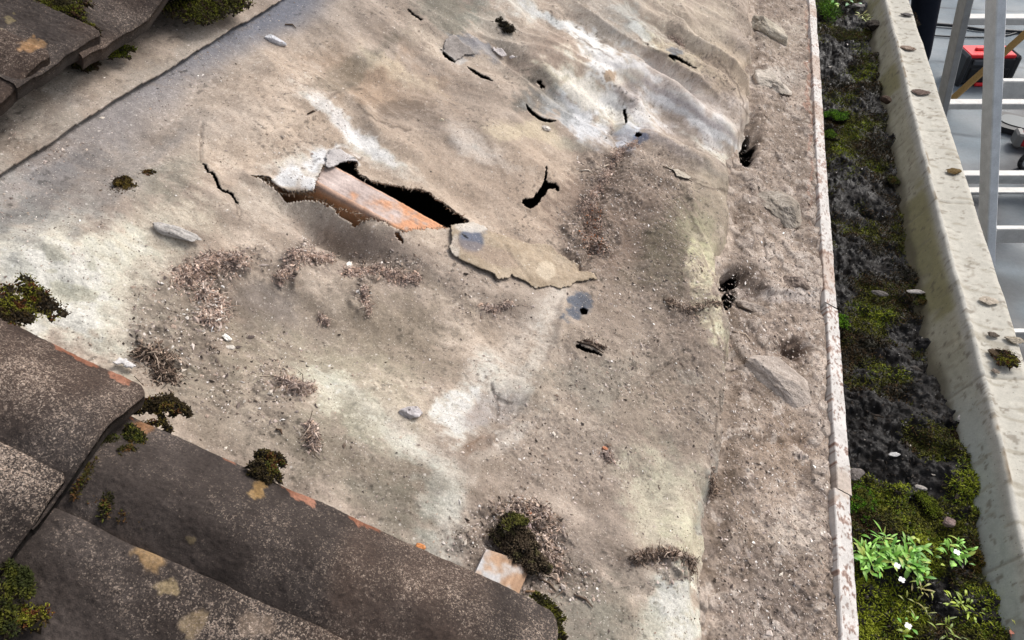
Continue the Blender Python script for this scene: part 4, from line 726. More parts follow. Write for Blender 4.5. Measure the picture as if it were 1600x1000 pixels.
scrap('felt_fragment', [(176, 566), (186, 556), (200, 560), (214, 570), (210, 578), (196, 576)], lambda s, Y: felt_h(s, Y)+.006+.003*vn(s*60, Y*60, 4), const_c((214, 210, 208), 13), 'white frayed fragment of felt behind the near tile')
# timber offcut under the near tile
b = MB(); Pc = [felt_pt(np.array(float(a_)), np.array(float(b_)), .006) for a_, b_ in ((756, 862), (827, 884), (800, 945), (734, 908))]
top = np.array([W(*q) for q in Pc]); bot = top-NV*.012
g_ = 26; V = []; Cc = []
for i in range(g_):
    for j in range(g_):
        u, v = i/(g_-1), j/(g_-1); p = (top[0]*(1-u)+top[1]*u)*(1-v)+(top[3]*(1-u)+top[2]*u)*v; n1 = vn(np.array(u*14.), np.array(v*1.5), 3); n2 = fbm(np.array(u), np.array(v), 4, 3, 4)
        V.append(p+NV*.0004*n1); w = np.array((176, 144, 118))+14*n1; g = float(sst(.55, -.1, u-.45*v+.5*n2)); Cc.append(lin(np.clip(w*(1-g)+np.array((196, 194, 194))*g, 0, 255)))
V += list(bot); Cc += [lin((96, 70, 52))]*4; I = np.arange(g_*g_).reshape(g_, g_)
Q = [(I[i, j], I[i+1, j], I[i+1, j+1], I[i, j+1]) for i in range(g_-1) for j in range(g_-1)]; e = [I[0, 0], I[-1, 0], I[-1, -1], I[0, -1]]; q0 = g_*g_
Q += [(e[i], e[(i+1) % 4], q0+(i+1) % 4, q0+i) for i in range(4)]
o = npmesh('timber_offcut', np.array(V), np.array(Q), M['wood'], None, np.array(Cc), smooth=False); tag(o, 'pale brown offcut of timber poking out from under the near tile', 'timber')
# ================================================================ TILES
def tile(yfar, wid, sb, length, label, group, style, off=.065, seed=0, corner=.010, patches=(), prof=None):
    """concrete interlocking tile: yfar = its far edge, sb = its lower end; parts: body"""
    ns, ny = 300, max(60, int(wid/.0011)); t = np.concatenate([np.linspace(0, .012, 10)[:-1], np.linspace(.012, wid, ny)]); sg = np.linspace(0, 1, ns)**1.0
    dd, uu = np.meshgrid(t, sg, indexing='ij'); d = dd.ravel(); u = uu.ravel()
    rb = corner; e_ = np.where(d < rb, rb-np.sqrt(np.maximum(rb**2-(rb-d)**2, 0)), 0)+.0012*vn(d*60, d*0, seed)
    s = sb-e_-length*(1-u); y = yfar-d+.0012*vn(s*30, s*0, seed+1)
    def pf(d): return prof(d)
    back = sb-s; tilt = -.052*back
    h = off+pf(d)+tilt+.0008*fbm(s, y, 60, 3, 901+seed)+.0006*fbm(s, y, 330, 3, 903)+.0015*fbm(s, y, 14, 2, 905+seed)
    rnd = .0045; eb = np.minimum(back-e_, d*1.0); h = h-np.where(eb < rnd, rnd-np.sqrt(np.maximum(rnd**2-(rnd-np.maximum(eb, 0))**2, 0)), 0)
    P = W(s, y, h); n1 = fbm(s, y, 13, 4, 907+seed); n2 = fbm(s, y, 55, 4, 909); px, py = proj(P)
    c = np.array((60, 52, 48))+n1[:, None]*12+n2[:, None]*9; wear_shade = .03+.22*n1+.16*n2+.12*fbm(s*.3, y, 30, 3, 913)+style(d, back, px, py)  # real wear mixed with painted light on crests and painted shade
    f = sst(.0, .7, fbm(s, y, 9, 3, 911+seed)+.1)[:, None]*.4; c = c*(1-f)+np.array((90, 70, 58))*f
    n3 = fbm(s, y, 160, 3, 917)
    for cx, cy, rx, ry, colr, op in patches:
        f = op*(1-sst(.75, 1.1, blob(px+9*n2+8*n3, py+7*n2-6*n3, cx, cy, rx, ry)+.3*n2)); c = c*(1-f[:, None])+(np.array(colr)+n3[:, None]*16)*f[:, None]; wear_shade = np.where(f > .3, wear_shade-.05, wear_shade)
    xx_ = px+10*n2; edge = (d < .0062+.005*n2) & (wid < .2) & (py > 400) & (((xx_ > 432) & (xx_ < 500)) | ((xx_ > 545) & (xx_ < 592)) | ((xx_ > 90) & (xx_ < 150)) | ((xx_ > 176) & (xx_ < 205)) | ((xx_ > 345) & (xx_ < 372) & (d < .003))); c = np.where(edge[:, None], np.array((132, 88, 68))+26*n2[:, None], c); wear_shade = np.where(edge, wear_shade-.2, wear_shade)
    I = np.arange(len(d)).reshape(dd.shape); Q = np.stack([I[:-1, :-1], I[:-1, 1:], I[1:, 1:], I[1:, :-1]], -1).reshape(-1, 4)
    # sides and underside
    rim = np.concatenate([I[0, :], I[1:, -1], I[-1, ::-1][1:], I[::-1, 0][1:-1]]); nr = len(rim); Pb = P[rim]-NV*.014; Pb2 = P[rim]-NV*.007+(SV*.0006)
    V = np.concatenate([P, Pb2, Pb]); b0 = len(P); i = np.arange(nr); j = (i+1) % nr
    S1 = np.stack([rim[i], rim[j], b0+j, b0+i], -1); S2 = np.stack([b0+i, b0+j, b0+nr+j, b0+nr+i], -1)
    c = np.concatenate([c, c[rim]*.8, c[rim]*.7]); wear_shade = np.concatenate([wear_shade, wear_shade[rim]-.25, wear_shade[rim]-.3])
    # underside sheet
    I3 = I[::6, ::12]; Vu = P-NV*.0138; 
    Pu = Vu[I3.ravel()]; nu = len(Pu); J = np.arange(nu).reshape(I3.shape)+len(V); Qu = np.stack([J[:-1, :-1], J[1:, :-1], J[1:, 1:], J[:-1, 1:]], -1).reshape(-1, 4)
    V = np.concatenate([V, Pu]); c = np.concatenate([c, np.tile((50, 46, 44), (nu, 1))]); wear_shade = np.concatenate([wear_shade, np.full(nu, -.3)])
    o = npmesh('roof_tile', V, [np.concatenate([Q, S1, S2, Qu])], M['tile'], None, lin(np.clip(c, 10, 250)), attrs={'wear_shade': wear_shade}); return tag(o, label, 'roof tile', group)
pn_ = lambda d: .020*np.sin(np.clip(d/.105, 0, 1)*math.pi)**1.4                       # narrow verge tile, one low roll
pw_ = lambda d: .0095+.004*np.cos(np.clip(d, 0, .06)/.06*math.pi)-.004+np.where(d > .06, .022*np.sin(np.clip((d-.085)/.11, 0, 1)*math.pi)**1.5, 0)-.008*sst(.02, .075, d)
GT = 'weathered concrete roof tiles'
sA, yA_ = PL(240, 605, .065); sC, yC = PL(110, 740, .073); sB, yB_ = PL(872, 985, .065); _, yB2 = PL(270, 662, .055); _, yC2 = PL(115, 780, .060); _, yC3 = PL(510, 1000, .066)
sA = float(PL(232, 610, .065)[0])
stA = lambda d, b, px, py: .16*np.exp(-((d-.035)/.022)**2)+.04-.12*np.exp(-((px-150)/45.)**2-((py-600)/20.)**2)
stW = lambda d, b, px, py: .42*np.exp(-((d-.012)/.030)**2)+.10-.25*sst(.05, .09, d)*(1-sst(.12, .16, d))
stB = lambda d, b, px, py: .13*np.exp(-((d-.040)/.020)**2)+.02-.25*sst(.34, .22, -b+.36)*0-.20*sst(.20, .33, b)  # last term paints shade below the tile above
stC = lambda d, b, px, py: .42*np.exp(-((d-.022)/.035)**2)-.05-.30*sst(.04, .09, d)*(1-sst(.13, .17, d))-.45*sst(.20, .34, b)  # last term darkens the upper end, painted shade from the course above
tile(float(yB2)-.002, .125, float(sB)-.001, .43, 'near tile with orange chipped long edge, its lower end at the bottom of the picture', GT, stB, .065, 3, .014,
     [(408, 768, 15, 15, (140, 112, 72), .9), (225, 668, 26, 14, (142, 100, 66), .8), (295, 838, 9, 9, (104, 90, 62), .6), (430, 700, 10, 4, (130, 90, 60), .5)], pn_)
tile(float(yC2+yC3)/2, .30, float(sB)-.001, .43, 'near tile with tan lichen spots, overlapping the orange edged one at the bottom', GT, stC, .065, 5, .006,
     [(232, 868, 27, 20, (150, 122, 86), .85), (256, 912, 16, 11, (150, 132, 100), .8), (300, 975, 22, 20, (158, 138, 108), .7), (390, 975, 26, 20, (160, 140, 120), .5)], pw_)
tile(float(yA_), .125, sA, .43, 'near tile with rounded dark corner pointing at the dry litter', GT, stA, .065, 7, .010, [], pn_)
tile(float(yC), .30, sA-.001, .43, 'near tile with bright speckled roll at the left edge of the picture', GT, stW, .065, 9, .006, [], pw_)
sD = float(PL(128, 74, .065)[0]); yD = float(PL(80, 95, .068)[1]); yE = float(PL(160, 53, .068)[1]); pt_ = lambda d: pw_(d)*1.15+.001
stD = lambda d, b, px, py: .24*np.exp(-((d-.015)/.03)**2)+.03
tile(yE+.30+.265, .30, sD+.004, .43, 'farthest tile at the top edge, beyond the tile with the green moss', GT, stD, .066, 15, .008, [], pt_)
tile(yE+.265, .30, sD+.004, .43, 'far tile with green moss under its edge, second from the left corner', GT, stD, .066, 11, .008, [], pt_)
tile(yE, .12, sD+.001, .43, 'dark far tile with a mossy joint, between the two lighter far tiles', GT, lambda d, b, px, py: -.02+0*d, .064, 12, .006, [(10, 28, 8, 8, (130, 118, 84), .7), (50, 68, 20, 9, (160, 124, 84), .7)], lambda d: .008-.003*sst(.0, .03, d))
tile(yD, .30, sD, .43, 'far tile with worn pale roll in the top left corner', GT, stD, .068, 13, .008, [(48, 69, 24, 9, (168, 130, 90), .8), (12, 42, 12, 5, (120, 112, 84), .6)], pt_)
# ---------------------------------------------------------------- moss
def moss(pts, rad, n_, cols, label, offs=.0, L=.005, Wd=.0011, surf=None, hgt=.008, group=None, name='moss_clump', core=(46, 38, 26)):
    pts = np.array(pts, float); P0 = []; n_ = int(n_*2.2)
    for i in range(n_):
        if len(pts) > 1:
            j = rng.integers(0, len(pts)-1); f = rng.uniform(); q = pts[j]*(1-f)+pts[j+1]*f
        else: q = pts[0]
        P0.append(q)
    q = np.array(P0); th = rng.uniform(0, 6.3, n_); r = np.sqrt(rng.uniform(0, 1, n_)); zz = np.sqrt(1-r**2*.95); n_sub = 11
    lc = rng.normal(0, .85, (n_sub, 2)); lr = rng.uniform(.35, .75, n_sub); li = rng.integers(0, n_sub, n_); hh_ = rng.uniform(.4, 1., n_sub)[li]; rad2 = rad*lr[li]; lx = lc[li, 0]*rad*.8; ly = lc[li, 1]*rad*.8; hgt = hgt*hh_; L = L*.5; hgt = hgt*.7
    if surf == 'gutter':
        rad2 = rad2*1.35; A = HZ(q[:, 0], q[:, 1], ZS+offs+.004); B = np.stack([r*np.cos(th)*rad2+lx, r*np.sin(th)*rad2+ly, zz*hgt], -1); P = A+B; Nn = np.stack([r*np.cos(th), r*np.sin(th), zz], -1); Nn[:, 2] += .3
    else:
        if surf == 'felt': s, Y = PL(q[:, 0], q[:, 1], 0); o_ = felt_h(s, Y)+offs
        else: s, Y = PL(q[:, 0], q[:, 1], offs); o_ = offs
        P = W(s+r*np.cos(th)*rad2+lx, Y+r*np.sin(th)*rad2+ly, o_+zz*hgt*(.75+.5*vn(s*120, Y*120, 3))); Nn = np.cos(th)[:, None]*r[:, None]*SV+np.sin(th)[:, None]*r[:, None]*YV+(zz[:, None]+.3)*NV
    cl = fbm(P[:, 0], P[:, 1], 160, 2, 31); ci = np.clip(((cl+.8)/1.6*len(cols)+rng.uniform(-.6, .6, n_)).astype(int), 0, len(cols)-1)
    c = lin(np.array(cols, float))[ci]*(.85 if surf == 'gutter' else .6)*(1+rng.normal(0, .16, (n_, 1))); b = NP(); b.bl(P-Nn*.001, Nn, rng.uniform(.5, 1.1, n_)*L, Wd, c, tilt=.9, bend=.6)
    m = n_//3; k = rng.integers(0, n_, m); b.cr(P[k]-Nn[k]*.003, Nn[k], rng.uniform(.003, .006, m), pal([core, (34, 30, 22)], m), flat=1.)
    if surf != 'gutter' and offs < .04:
        m = n_//5; k = rng.integers(0, n_, m); r4 = np.abs(rng.normal(0, 1, (m, 1)))*rad*.9; a4 = rng.uniform(0, 6.3, (m, 1)); q4 = W(*( (s[k]+(r4*np.cos(a4))[:, 0]), (Y[k]+(r4*np.sin(a4))[:, 0]), 0)); s4 = s[k]+(r4*np.cos(a4))[:, 0]; Y4 = Y[k]+(r4*np.sin(a4))[:, 0]
        b.cr(W(s4, Y4, felt_h(s4, Y4)+(offs if surf != 'felt' and offs > .05 else 0)), np.tile(NV, (m, 1)), rng.uniform(.0008, .0025, m), pal([core, (84, 72, 58), (110, 96, 84)], m), flat=.8)
    o = b.build(name, M['moss']); return tag(o, label, 'moss', group)
GM = 'moss clumps growing at the tiles'
OL = [(60, 48, 30), (84, 66, 32), (98, 92, 34), (124, 122, 36), (140, 140, 44), (108, 66, 34)]
moss([(4, 462), (20, 480), (40, 490)], .014, 1500, OL, 'moss bank on top edge of the left near tile', .055, hgt=.012, group=GM)
moss([(140, 768), (162, 735), (182, 732), (192, 770), (186, 800)], .010, 2600, [(62, 60, 24), (84, 78, 30), (92, 70, 34), (98, 66, 36), (96, 98, 34), (54, 46, 28)], 'rust and green moss in the joint below the overlapping near tile', .058, L=.006, hgt=.012, group=GM)
moss([(205, 672), (212, 682)], .006, 500, GREEN, 'small green moss at the corner of the overlapping tile', .056, hgt=.008, group=GM)
moss([(230, 640), (262, 636), (272, 650)], .008, 1100, BROWNMOSS, 'brown moss clump behind the dark tile corner', .040, hgt=.012, group=GM)
moss([(398, 732), (418, 730), (426, 745)], .007, 1100, BROWNMOSS+GREEN[:2], 'dark moss tuft on the chipped edge of the near tile', .052, hgt=.014, group=GM)
moss([(0, 915), (10, 930), (12, 955)], .010, 1500, [(54, 60, 22), (78, 82, 26), (98, 98, 32), (46, 44, 24)], 'olive moss cushion at the lower left edge of the picture', .058, L=.007, hgt=.016, group=GM)
moss([(38, 955), (48, 972)], .007, 300, OL, 'thin brown moss under the olive cushion', .055, hgt=.004, group=GM)
moss([(835, 958), (858, 968), (876, 990)], .008, 1300, [(60, 56, 24), (92, 92, 30), (120, 116, 40), (50, 44, 26)], 'green moss fringe at the bottom end of the near tile', .03, L=.006, hgt=.014, group=GM)
moss([(72, 2), (95, 8), (118, 22)], .010, 1400, [(60, 54, 24), (92, 92, 26), (116, 118, 34), (74, 50, 28)], 'yellow-green moss in the joint of the far tiles', .066, hgt=.010, group=GM)
moss([(135, 38), (152, 48)], .004, 200, OL, 'thin line of moss down the joint of the far tiles', .068, hgt=.003, group=GM)
moss([(288, 22), (312, 12), (345, 4), (360, -8)], .018, 3000, [(64, 60, 24), (96, 98, 26), (124, 128, 36), (60, 40, 24), (88, 90, 28)], 'big dark and yellow moss clump under the end of the farthest tiles', .03, L=.008, hgt=.022, group=GM)
moss([(158, 82), (172, 76), (186, 78)], .010, 1100, [(88, 96, 24), (120, 128, 34), (60, 60, 24)], 'bright green moss tucked under the dark far tile', .022, hgt=.012, group=GM)
moss([(128, 100), (138, 98)], .007, 500, [(54, 58, 22), (90, 86, 28), (60, 44, 26)], 'small dark moss left of the bright green one', .018, hgt=.012, group=GM)
moss([(88, 122), (102, 118)], .010, 500, [(110, 78, 66), (90, 66, 54), (66, 50, 40)], 'reddish dead moss under the far tile corner', .008, hgt=.008, group=GM)
moss([(188, 304), (192, 298)], .0075, 1300, [(58, 44, 24), (84, 66, 30), (108, 92, 36), (44, 32, 20), (120, 100, 44)], 'isolated brown moss ball on the felt left of the hole', .0, surf='felt', hgt=.013, group=GM)
moss([(230, 278)], .004, 120, BROWNMOSS, 'tiny brown moss crumb above the isolated ball', .0, surf='felt', hgt=.003, group=GM)
moss([(288, 76)], .005, 200, OL, 'small olive moss crumb beside the lap line', .004, surf='felt', hgt=.005, group=GM)
moss([(298, 68)], .004, 120, BROWNMOSS, 'reddish brown moss crumb beside the small olive one', .004, surf='felt', hgt=.004, group=GM)
moss([(782, 47), (788, 48)], .010, 700, [(56, 48, 34), (40, 36, 24), (80, 70, 46)], 'dark brown moss ball at the top of the felt', .0, surf='felt', hgt=.012, group=GM)
moss([(783, 832), (805, 850), (822, 872)], .013, 2800, [(104, 88, 70), (84, 70, 56), (124, 108, 84), (76, 64, 50), (120, 112, 76)], 'large brown clod of moss resting on the timber offcut', .006, surf='felt', L=.005, hgt=.022, group=GM)
moss([(776, 838), (790, 828), (806, 832)], .004, 240, [(110, 110, 50), (134, 130, 66)], 'green rim of moss on top of the large brown clod', .024, surf='felt', hgt=.004, group=GM)
# gutter moss: uncountable small growth
n = 260000; x = rng.uniform(.266, .488, n); y = np.exp(rng.uniform(math.log(.7), math.log(3.3), n))-.3; k = rng.uniform(-.1, .9, n) < moss_amt(x, y)+.05; x = x[k]; y = y[k]; n = len(x)
z = soil_z(x, y); e = .002; gx_ = (soil_z(x+e, y)-z)/e; gy_ = (soil_z(x, y+e)-z)/e; Nn = np.stack([-gx_, -gy_, 0*x+1], -1); a = fbm(x, y, 22, 3, 621)+.5*sst(1., .6, y); px, py = proj(np.stack([x, y, z], -1))
ci = np.clip(((a+.7)/1.8*9).astype(int)+rng.integers(-1, 2, n), 0, 8)
C9 = lin(np.array([(40, 38, 28), (58, 46, 30), (74, 56, 34), (52, 54, 26), (70, 70, 28), (84, 84, 28), (100, 100, 32), (84, 100, 30), (132, 140, 40)], float))
b = NP(); sz = rng.uniform(.5, 1.2, n); b.bl(np.stack([x, y, z-.0008], -1), Nn, sz*.0070, .0014, C9[ci]*np.where(a > .6, 1.0, 1.2)[:, None]*(1+rng.normal(0, .25, (n, 1))), tilt=1., bend=.6)
o = b.build('gutter_moss', M['moss']); print('gmoss', n); tag(o, 'low dark green moss spreading over the wet soil in the gutter', 'moss', kind='stuff')
n = 9000; x = rng.uniform(.266, .488, n); y = np.exp(rng.uniform(math.log(.7), math.log(3.3), n))-.3; z = soil_z(x, y); b = NP(); sz = np.clip(rng.lognormal(math.log(.003), .5, n), .001, .011)
b.cr(np.stack([x, y, z], -1), np.tile((0, 0, 1.), (n, 1)), sz, np.where(rng.uniform(0, 1, (n, 1)) < .015, pal(PALE, n), pal([(38, 34, 32), (28, 26, 26), (54, 46, 40), (46, 38, 30)], n)), flat=.8)
o = b.build('soil_crumbs', M['soil']); tag(o, 'loose black crumbs of soil and grit lying in the gutter', 'soil', kind='stuff')
GG = 'moss cushions in the gutter'
BRT = [(70, 110, 20), (92, 140, 26), (116, 160, 36), (60, 90, 20)]
for pts, rad, n_, cols, lab, hg, L_ in [
 ([(1305, 180)], .017, 1500, BRT, 'bright green round moss cushion beside the far board', .014, .006), ([(1300, 212)], .014, 900, [(80, 110, 24), (100, 128, 30), (60, 80, 20)], 'smaller olive green cushion just nearer than the bright round one', .010, .006),
 ([(1316, 502)], .009, 700, BRT, 'bright green moss cushion beside the break in the board', .012, .006), ([(1318, 60), (1340, 50)], .03, 1500, GREEN, 'olive moss cushion near the far end of the gutter', .012, .007),
 ([(1350, 95), (1375, 92)], .018, 900, [(84, 88, 30), (64, 66, 26), (100, 100, 36)], 'flat olive cushion in the far gutter', .012, .006), ([(1290, 10), (1300, 30)], .03, 900, BRT, 'green weed tuft at the farthest end beside the board', .03, .02),
 ([(1390, 275), (1398, 285)], .008, 500, GREEN, 'small green cushion against the concrete slope', .008, .005), ([(1340, 770), (1352, 790), (1345, 800)], .012, 1700, BRT[:2]+GREEN[:3], 'fresh green moss patch above the flowering weed', .014, .007),
 ([(1450, 785), (1458, 800)], .010, 900, [(96, 110, 24), (120, 130, 34), (80, 90, 24)], 'yellow-green cushion left of the pink stone', .012, .006), ([(1530, 815), (1535, 835)], .014, 1800, [(60, 42, 28), (78, 60, 32), (52, 40, 28), (84, 84, 34)], 'round brown moss cushion against the pale concrete', .024, .006),
 ([(1525, 880), (1540, 890)], .012, 1800, [(84, 72, 30), (104, 96, 34), (110, 84, 40), (70, 66, 26)], 'golden green moss cushion below the round brown one', .020, .006), ([(1555, 955), (1580, 965), (1600, 975)], .016, 2400, [(80, 64, 30), (100, 88, 32), (60, 46, 28), (112, 102, 36)], 'large olive moss cushion in the bottom right corner', .022, .006),
 ([(1490, 690), (1500, 710), (1510, 730)], .013, 1600, [(80, 92, 26), (104, 112, 30), (74, 54, 30), (60, 46, 30)], 'mixed green and brown cushion at the concrete edge above the round one', .014, .006), ([(1480, 580), (1488, 592)], .007, 500, [(84, 46, 34), (60, 38, 30), (96, 60, 44)], 'small reddish brown moss lump at the concrete edge', .010, .005),
 ([(1440, 470), (1460, 465)], .012, 900, GREEN, 'olive cushion in the middle of the gutter', .008, .006), ([(1420, 20), (1428, 40)], .012, 600, BROWNMOSS, 'brown moss under the dark clod at the far end', .010, .006)]:
    moss(pts, rad, n_, cols, lab, -.004, L=L_, surf='gutter', hgt=hg, group=GG, name='moss_cushion')
GC = 'dirt clods on the gutter edge'
def topclod(px, py, dims, rot, colr, lab, seed, up=0.):
    dims = (dims[0]*.55, dims[1]*.6, dims[2]*.28); P = HZ(px, py, ZG+.002+up); rock('dirt_clod', P+np.array([0, 0, dims[2]*.3]), dims, rot, colr, lab, 'dirt clod', GC, seed, .4, np.eye(3), 18, 'mortar', rough=2.2)
topclod(1568, 556, (.024, .013, .007), -12, (72, 58, 42), 'mossy dark brown clod on the near concrete coping', 31); topclod(1573, 527, (.0, .0, .0), 0, (1, 1, 1), '', 1) if False else None
topclod(1552, 523, (.010, .005, .004), 0, (92, 82, 72), 'small dark crumb of dirt just beyond the mossy clod', 32); topclod(1584, 531, (.014, .008, .005), 0, (150, 140, 124), 'flat grey clod on the outer rim of the coping', 33)
topclod(1492, 268, (.016, .009, .006), 15, (104, 84, 50), 'olive brown clod on the outer rim of the coping', 34); topclod(1438, 144, (.022, .012, .004), 0, (96, 80, 72), 'flat dark brown stain of dirt on the far coping', 35)
topclod(1419, 75, (.020, .012, .006), 0, (140, 122, 108), 'tan clod on the far coping', 36); topclod(1416, 23, (.020, .009, .006), 0, (96, 92, 90), 'dark grey clod at the far end of the coping', 37)
topclod(1545, 470, (.014, .009, .004), 0, (176, 164, 148), 'pale clod stuck on the middle of the coping', 38); topclod(1556, 580, (.006, .005, .003), 0, (120, 108, 96), 'small brown crumb below the mossy clod', 39)
b_ = moss([(1560, 558), (1580, 562)], .010, 500, OL, 'green rim of moss on the dark brown clod', .062, surf='gutter', hgt=.006, L=.004, group=GG)
def gst(px, py, dims, rot, colr, lab, seed, up=.006, name='stone', cat='stone'):
    dims = (dims[0]*.55, dims[1]*.55, dims[2]*.42); colr = tuple(q*.85 for q in colr); P = HZ(px, py, ZS+up); rock(name, P, dims, rot, colr, lab, cat, 'stones in the gutter', seed, .5, np.eye(3), 14)
gst(1384, 155, (.014, .012, .016), 0, (84, 66, 54), 'brown clod standing against the far concrete slope', 41, .03, 'dirt_clod', 'dirt clod'); gst(1366, 40, (.03, .024, .02), 0, (62, 54, 46), 'big dark clod against the far concrete slope', 42, .02, 'dirt_clod', 'dirt clod')
gst(1483, 815, (.010, .008, .007), 20, (150, 128, 122), 'pink-grey stone in the green moss', 43, .014); gst(1438, 762, (.009, .004, .003), 0, (196, 188, 180), 'pale flat stone above the yellow-green cushion', 44, .008)
gst(1396, 710, (.010, .004, .003), 20, (216, 214, 212), 'white sliver of stone on the black soil', 45, .008); gst(1502, 652, (.008, .004, .003), 40, (210, 202, 196), 'white chip at the edge of the concrete', 46, .014)
gst(1475, 512, (.004, .006, .004), 0, (206, 168, 156), 'small pink stone at the edge of the concrete', 47, .014); gst(1376, 458, (.016, .007, .004), 0, (110, 104, 100), 'flat grey stone on the soil in the middle of the gutter', 48, .004)
gst(1432, 456, (.016, .006, .004), 10, (196, 188, 182), 'pale flat stone by the concrete slope', 49, .008); gst(1337, 740, (.014, .010, .005), 40, (120, 112, 108), 'grey stone by the board above the moss patch', 50, .006)
gst(1510, 570, (.010, .008, .006), 0, (90, 84, 82), 'grey dirt lump on the concrete slope', 51, .022, 'dirt_clod', 'dirt clod'); gst(1342, 10, (.02, .014, .012), 0, (150, 144, 140), 'grey stone at the farthest end of the gutter', 52, .012)
# ---------------------------------------------------------------- weeds
def leafmesh(b, P, d, up, L, Wd, bend, colr, nseg=6, tipw=.0, cup=.15, prof=(.25, .35, .75, 1., .9, .55, .05)):
    d = d/np.linalg.norm(d); up = np.asarray(up, float); sd_ = np.cross(d, up); sd_ /= np.linalg.norm(sd_)+1e-9; p = np.array(P, float); V = []; a = 0.; dd = d.copy()
    nrm = np.cross(sd_, dd)
    for i in range(nseg+1):
        w = Wd*prof[int(round(i*(len(prof)-1)/nseg))]*.5; V += [p-sd_*w+nrm*w*cup, p, p+sd_*w+nrm*w*cup]
        a = bend/nseg; dd = dd*math.cos(a)-nrm*math.sin(a); dd /= np.linalg.norm(dd); nrm = np.cross(sd_, dd); p = p+dd*L/nseg
    F = [(i*3+j, i*3+j+1, i*3+j+4, i*3+j+3) for i in range(nseg) for j in (0, 1)]
    c = np.repeat((lin(colr)*rng.uniform(.75, 1.2))[None], len(V), 0); c[1::3] *= 1.15; b.add(V, F, c); return p
def weed(name, px, py, zup, groups, label, flowers=()):
    P0 = HZ(px, py, ZS+zup); root = empty(name, P0, label, 'weed'); b = MB()
    for (cx, cy), n_, L, Wd, cols in groups:
        c = HZ(cx, cy, ZS+zup)
        for i in range(int(n_*2.2) if name == 'flowering_weed' else n_):
            cj = c+np.array([rng.normal(0, .006), rng.normal(0, .006), rng.uniform(-.002, .006)])
            az = i*2.4+rng.uniform(-.3, .3); el = rng.uniform(.25, 1.25); d = np.array([math.cos(az)*math.cos(el), math.sin(az)*math.cos(el), math.sin(el)]); l = L*rng.uniform(.35, 1.0)
            leafmesh(b, cj+np.array([math.cos(az), math.sin(az), 0])*.003, d, (0, 0, 1), l, Wd*rng.uniform(.6, 1.15), rng.uniform(.3, 1.8), cols[rng.integers(len(cols))])
    b.build('leaves', M['leaf'], root, True)
    for fx, fy, fz in flowers:
        c = HZ(fx, fy, ZS+zup+fz); st = MB(); st.tube([P0+(c-P0)*np.array([.6, .6, 0]), P0+(c-P0)*np.array([.85, .85, .6]), c], .0006, 5, lin((90, 120, 50))); st.build('flower_stem', M['leaf'], root)
        fl = MB()
        for k_ in range(4):
            az = k_*math.pi/2+.4; d = np.array([math.cos(az), math.sin(az), .25]); leafmesh(fl, c, d, (0, 0, 1), .0042, .0038, .3, (240, 238, 236), 4, prof=(.4, .8, 1, 1, .7))
        f_ = fl.build('flower', M['leaf'], root, True); ce = MB(); ce.tube([c, c+np.array([0, 0, .0012])], .0009, 6, lin((170, 180, 70))); ce.build('flower_centre', M['leaf'], f_)
    return root
GL = [(112, 166, 62), (130, 184, 72), (92, 146, 52), (148, 196, 88), (116, 160, 58), (156, 172, 76)]
weed('flowering_weed', 1390, 872, .014, [((1358, 880), 26, .022, .0055, GL), ((1352, 862), 12, .024, .0045, GL), ((1392, 868), 24, .024, .0060, GL), ((1420, 875), 22, .022, .0055, GL), ((1432, 890), 14, .018, .0050, GL), ((1378, 850), 10, .026, .0030, GL), ((1425, 858), 10, .020, .0045, GL)],
     'leafy green weed with small white flowers beside the near board', [(1402, 884, .016), (1409, 906, .010)])
weed('flowering_weed', 1490, 870, .016, [((1488, 872), 12, .018, .0050, GL), ((1500, 862), 9, .020, .0035, GL)], 'small weed with one white flower, right of the leafy one', [(1495, 863, .014)])
weed('seedling', 1412, 982, .016, [((1412, 985), 5, .013, .0045, GL), ((1420, 975), 4, .012, .004, GL)], 'little seedling at the bottom of the gutter', [(1419, 978, .012)])
weed('yellow_weed', 1440, 925, .012, [((1440, 918), 16, .016, .0025, [(150, 152, 76), (120, 134, 56), (160, 150, 90)]), ((1425, 945), 12, .018, .0022, [(130, 136, 60), (150, 140, 80)])], 'wiry yellow-green weed below the leafy flowering one')
weed('yellow_weed', 1500, 950, .014, [((1495, 945), 18, .016, .003, [(140, 160, 50), (160, 176, 60), (120, 140, 44)]), ((1520, 955), 12, .015, .003, [(140, 160, 50), (120, 140, 44)]), ((1475, 985), 14, .018, .0025, [(120, 136, 44), (96, 112, 40)])], 'bright yellow-green sprigs of moss weed near the bottom right')
weed('succulent', 1594, 990, .026, [((1594, 992), 14, .018, .0055, [(214, 140, 110), (196, 120, 96), (170, 170, 96), (220, 160, 130)])], 'pink tipped succulent cut off by the bottom right corner')
weed('seedling', 1300, 12, .01, [((1298, 10), 12, .04, .010, GL), ((1335, 8), 9, .03, .009, [(150, 190, 150), (120, 170, 110)])], 'pale green seedlings at the farthest end of the gutter')
weed('yellow_weed', 1355, 30, .02, [((1352, 32), 12, .03, .005, [(150, 156, 80), (130, 140, 60)]), ((1345, 25), 10, .025, .004, [(170, 160, 100), (130, 140, 60)])], 'yellow sprigs beside the far dark clod')
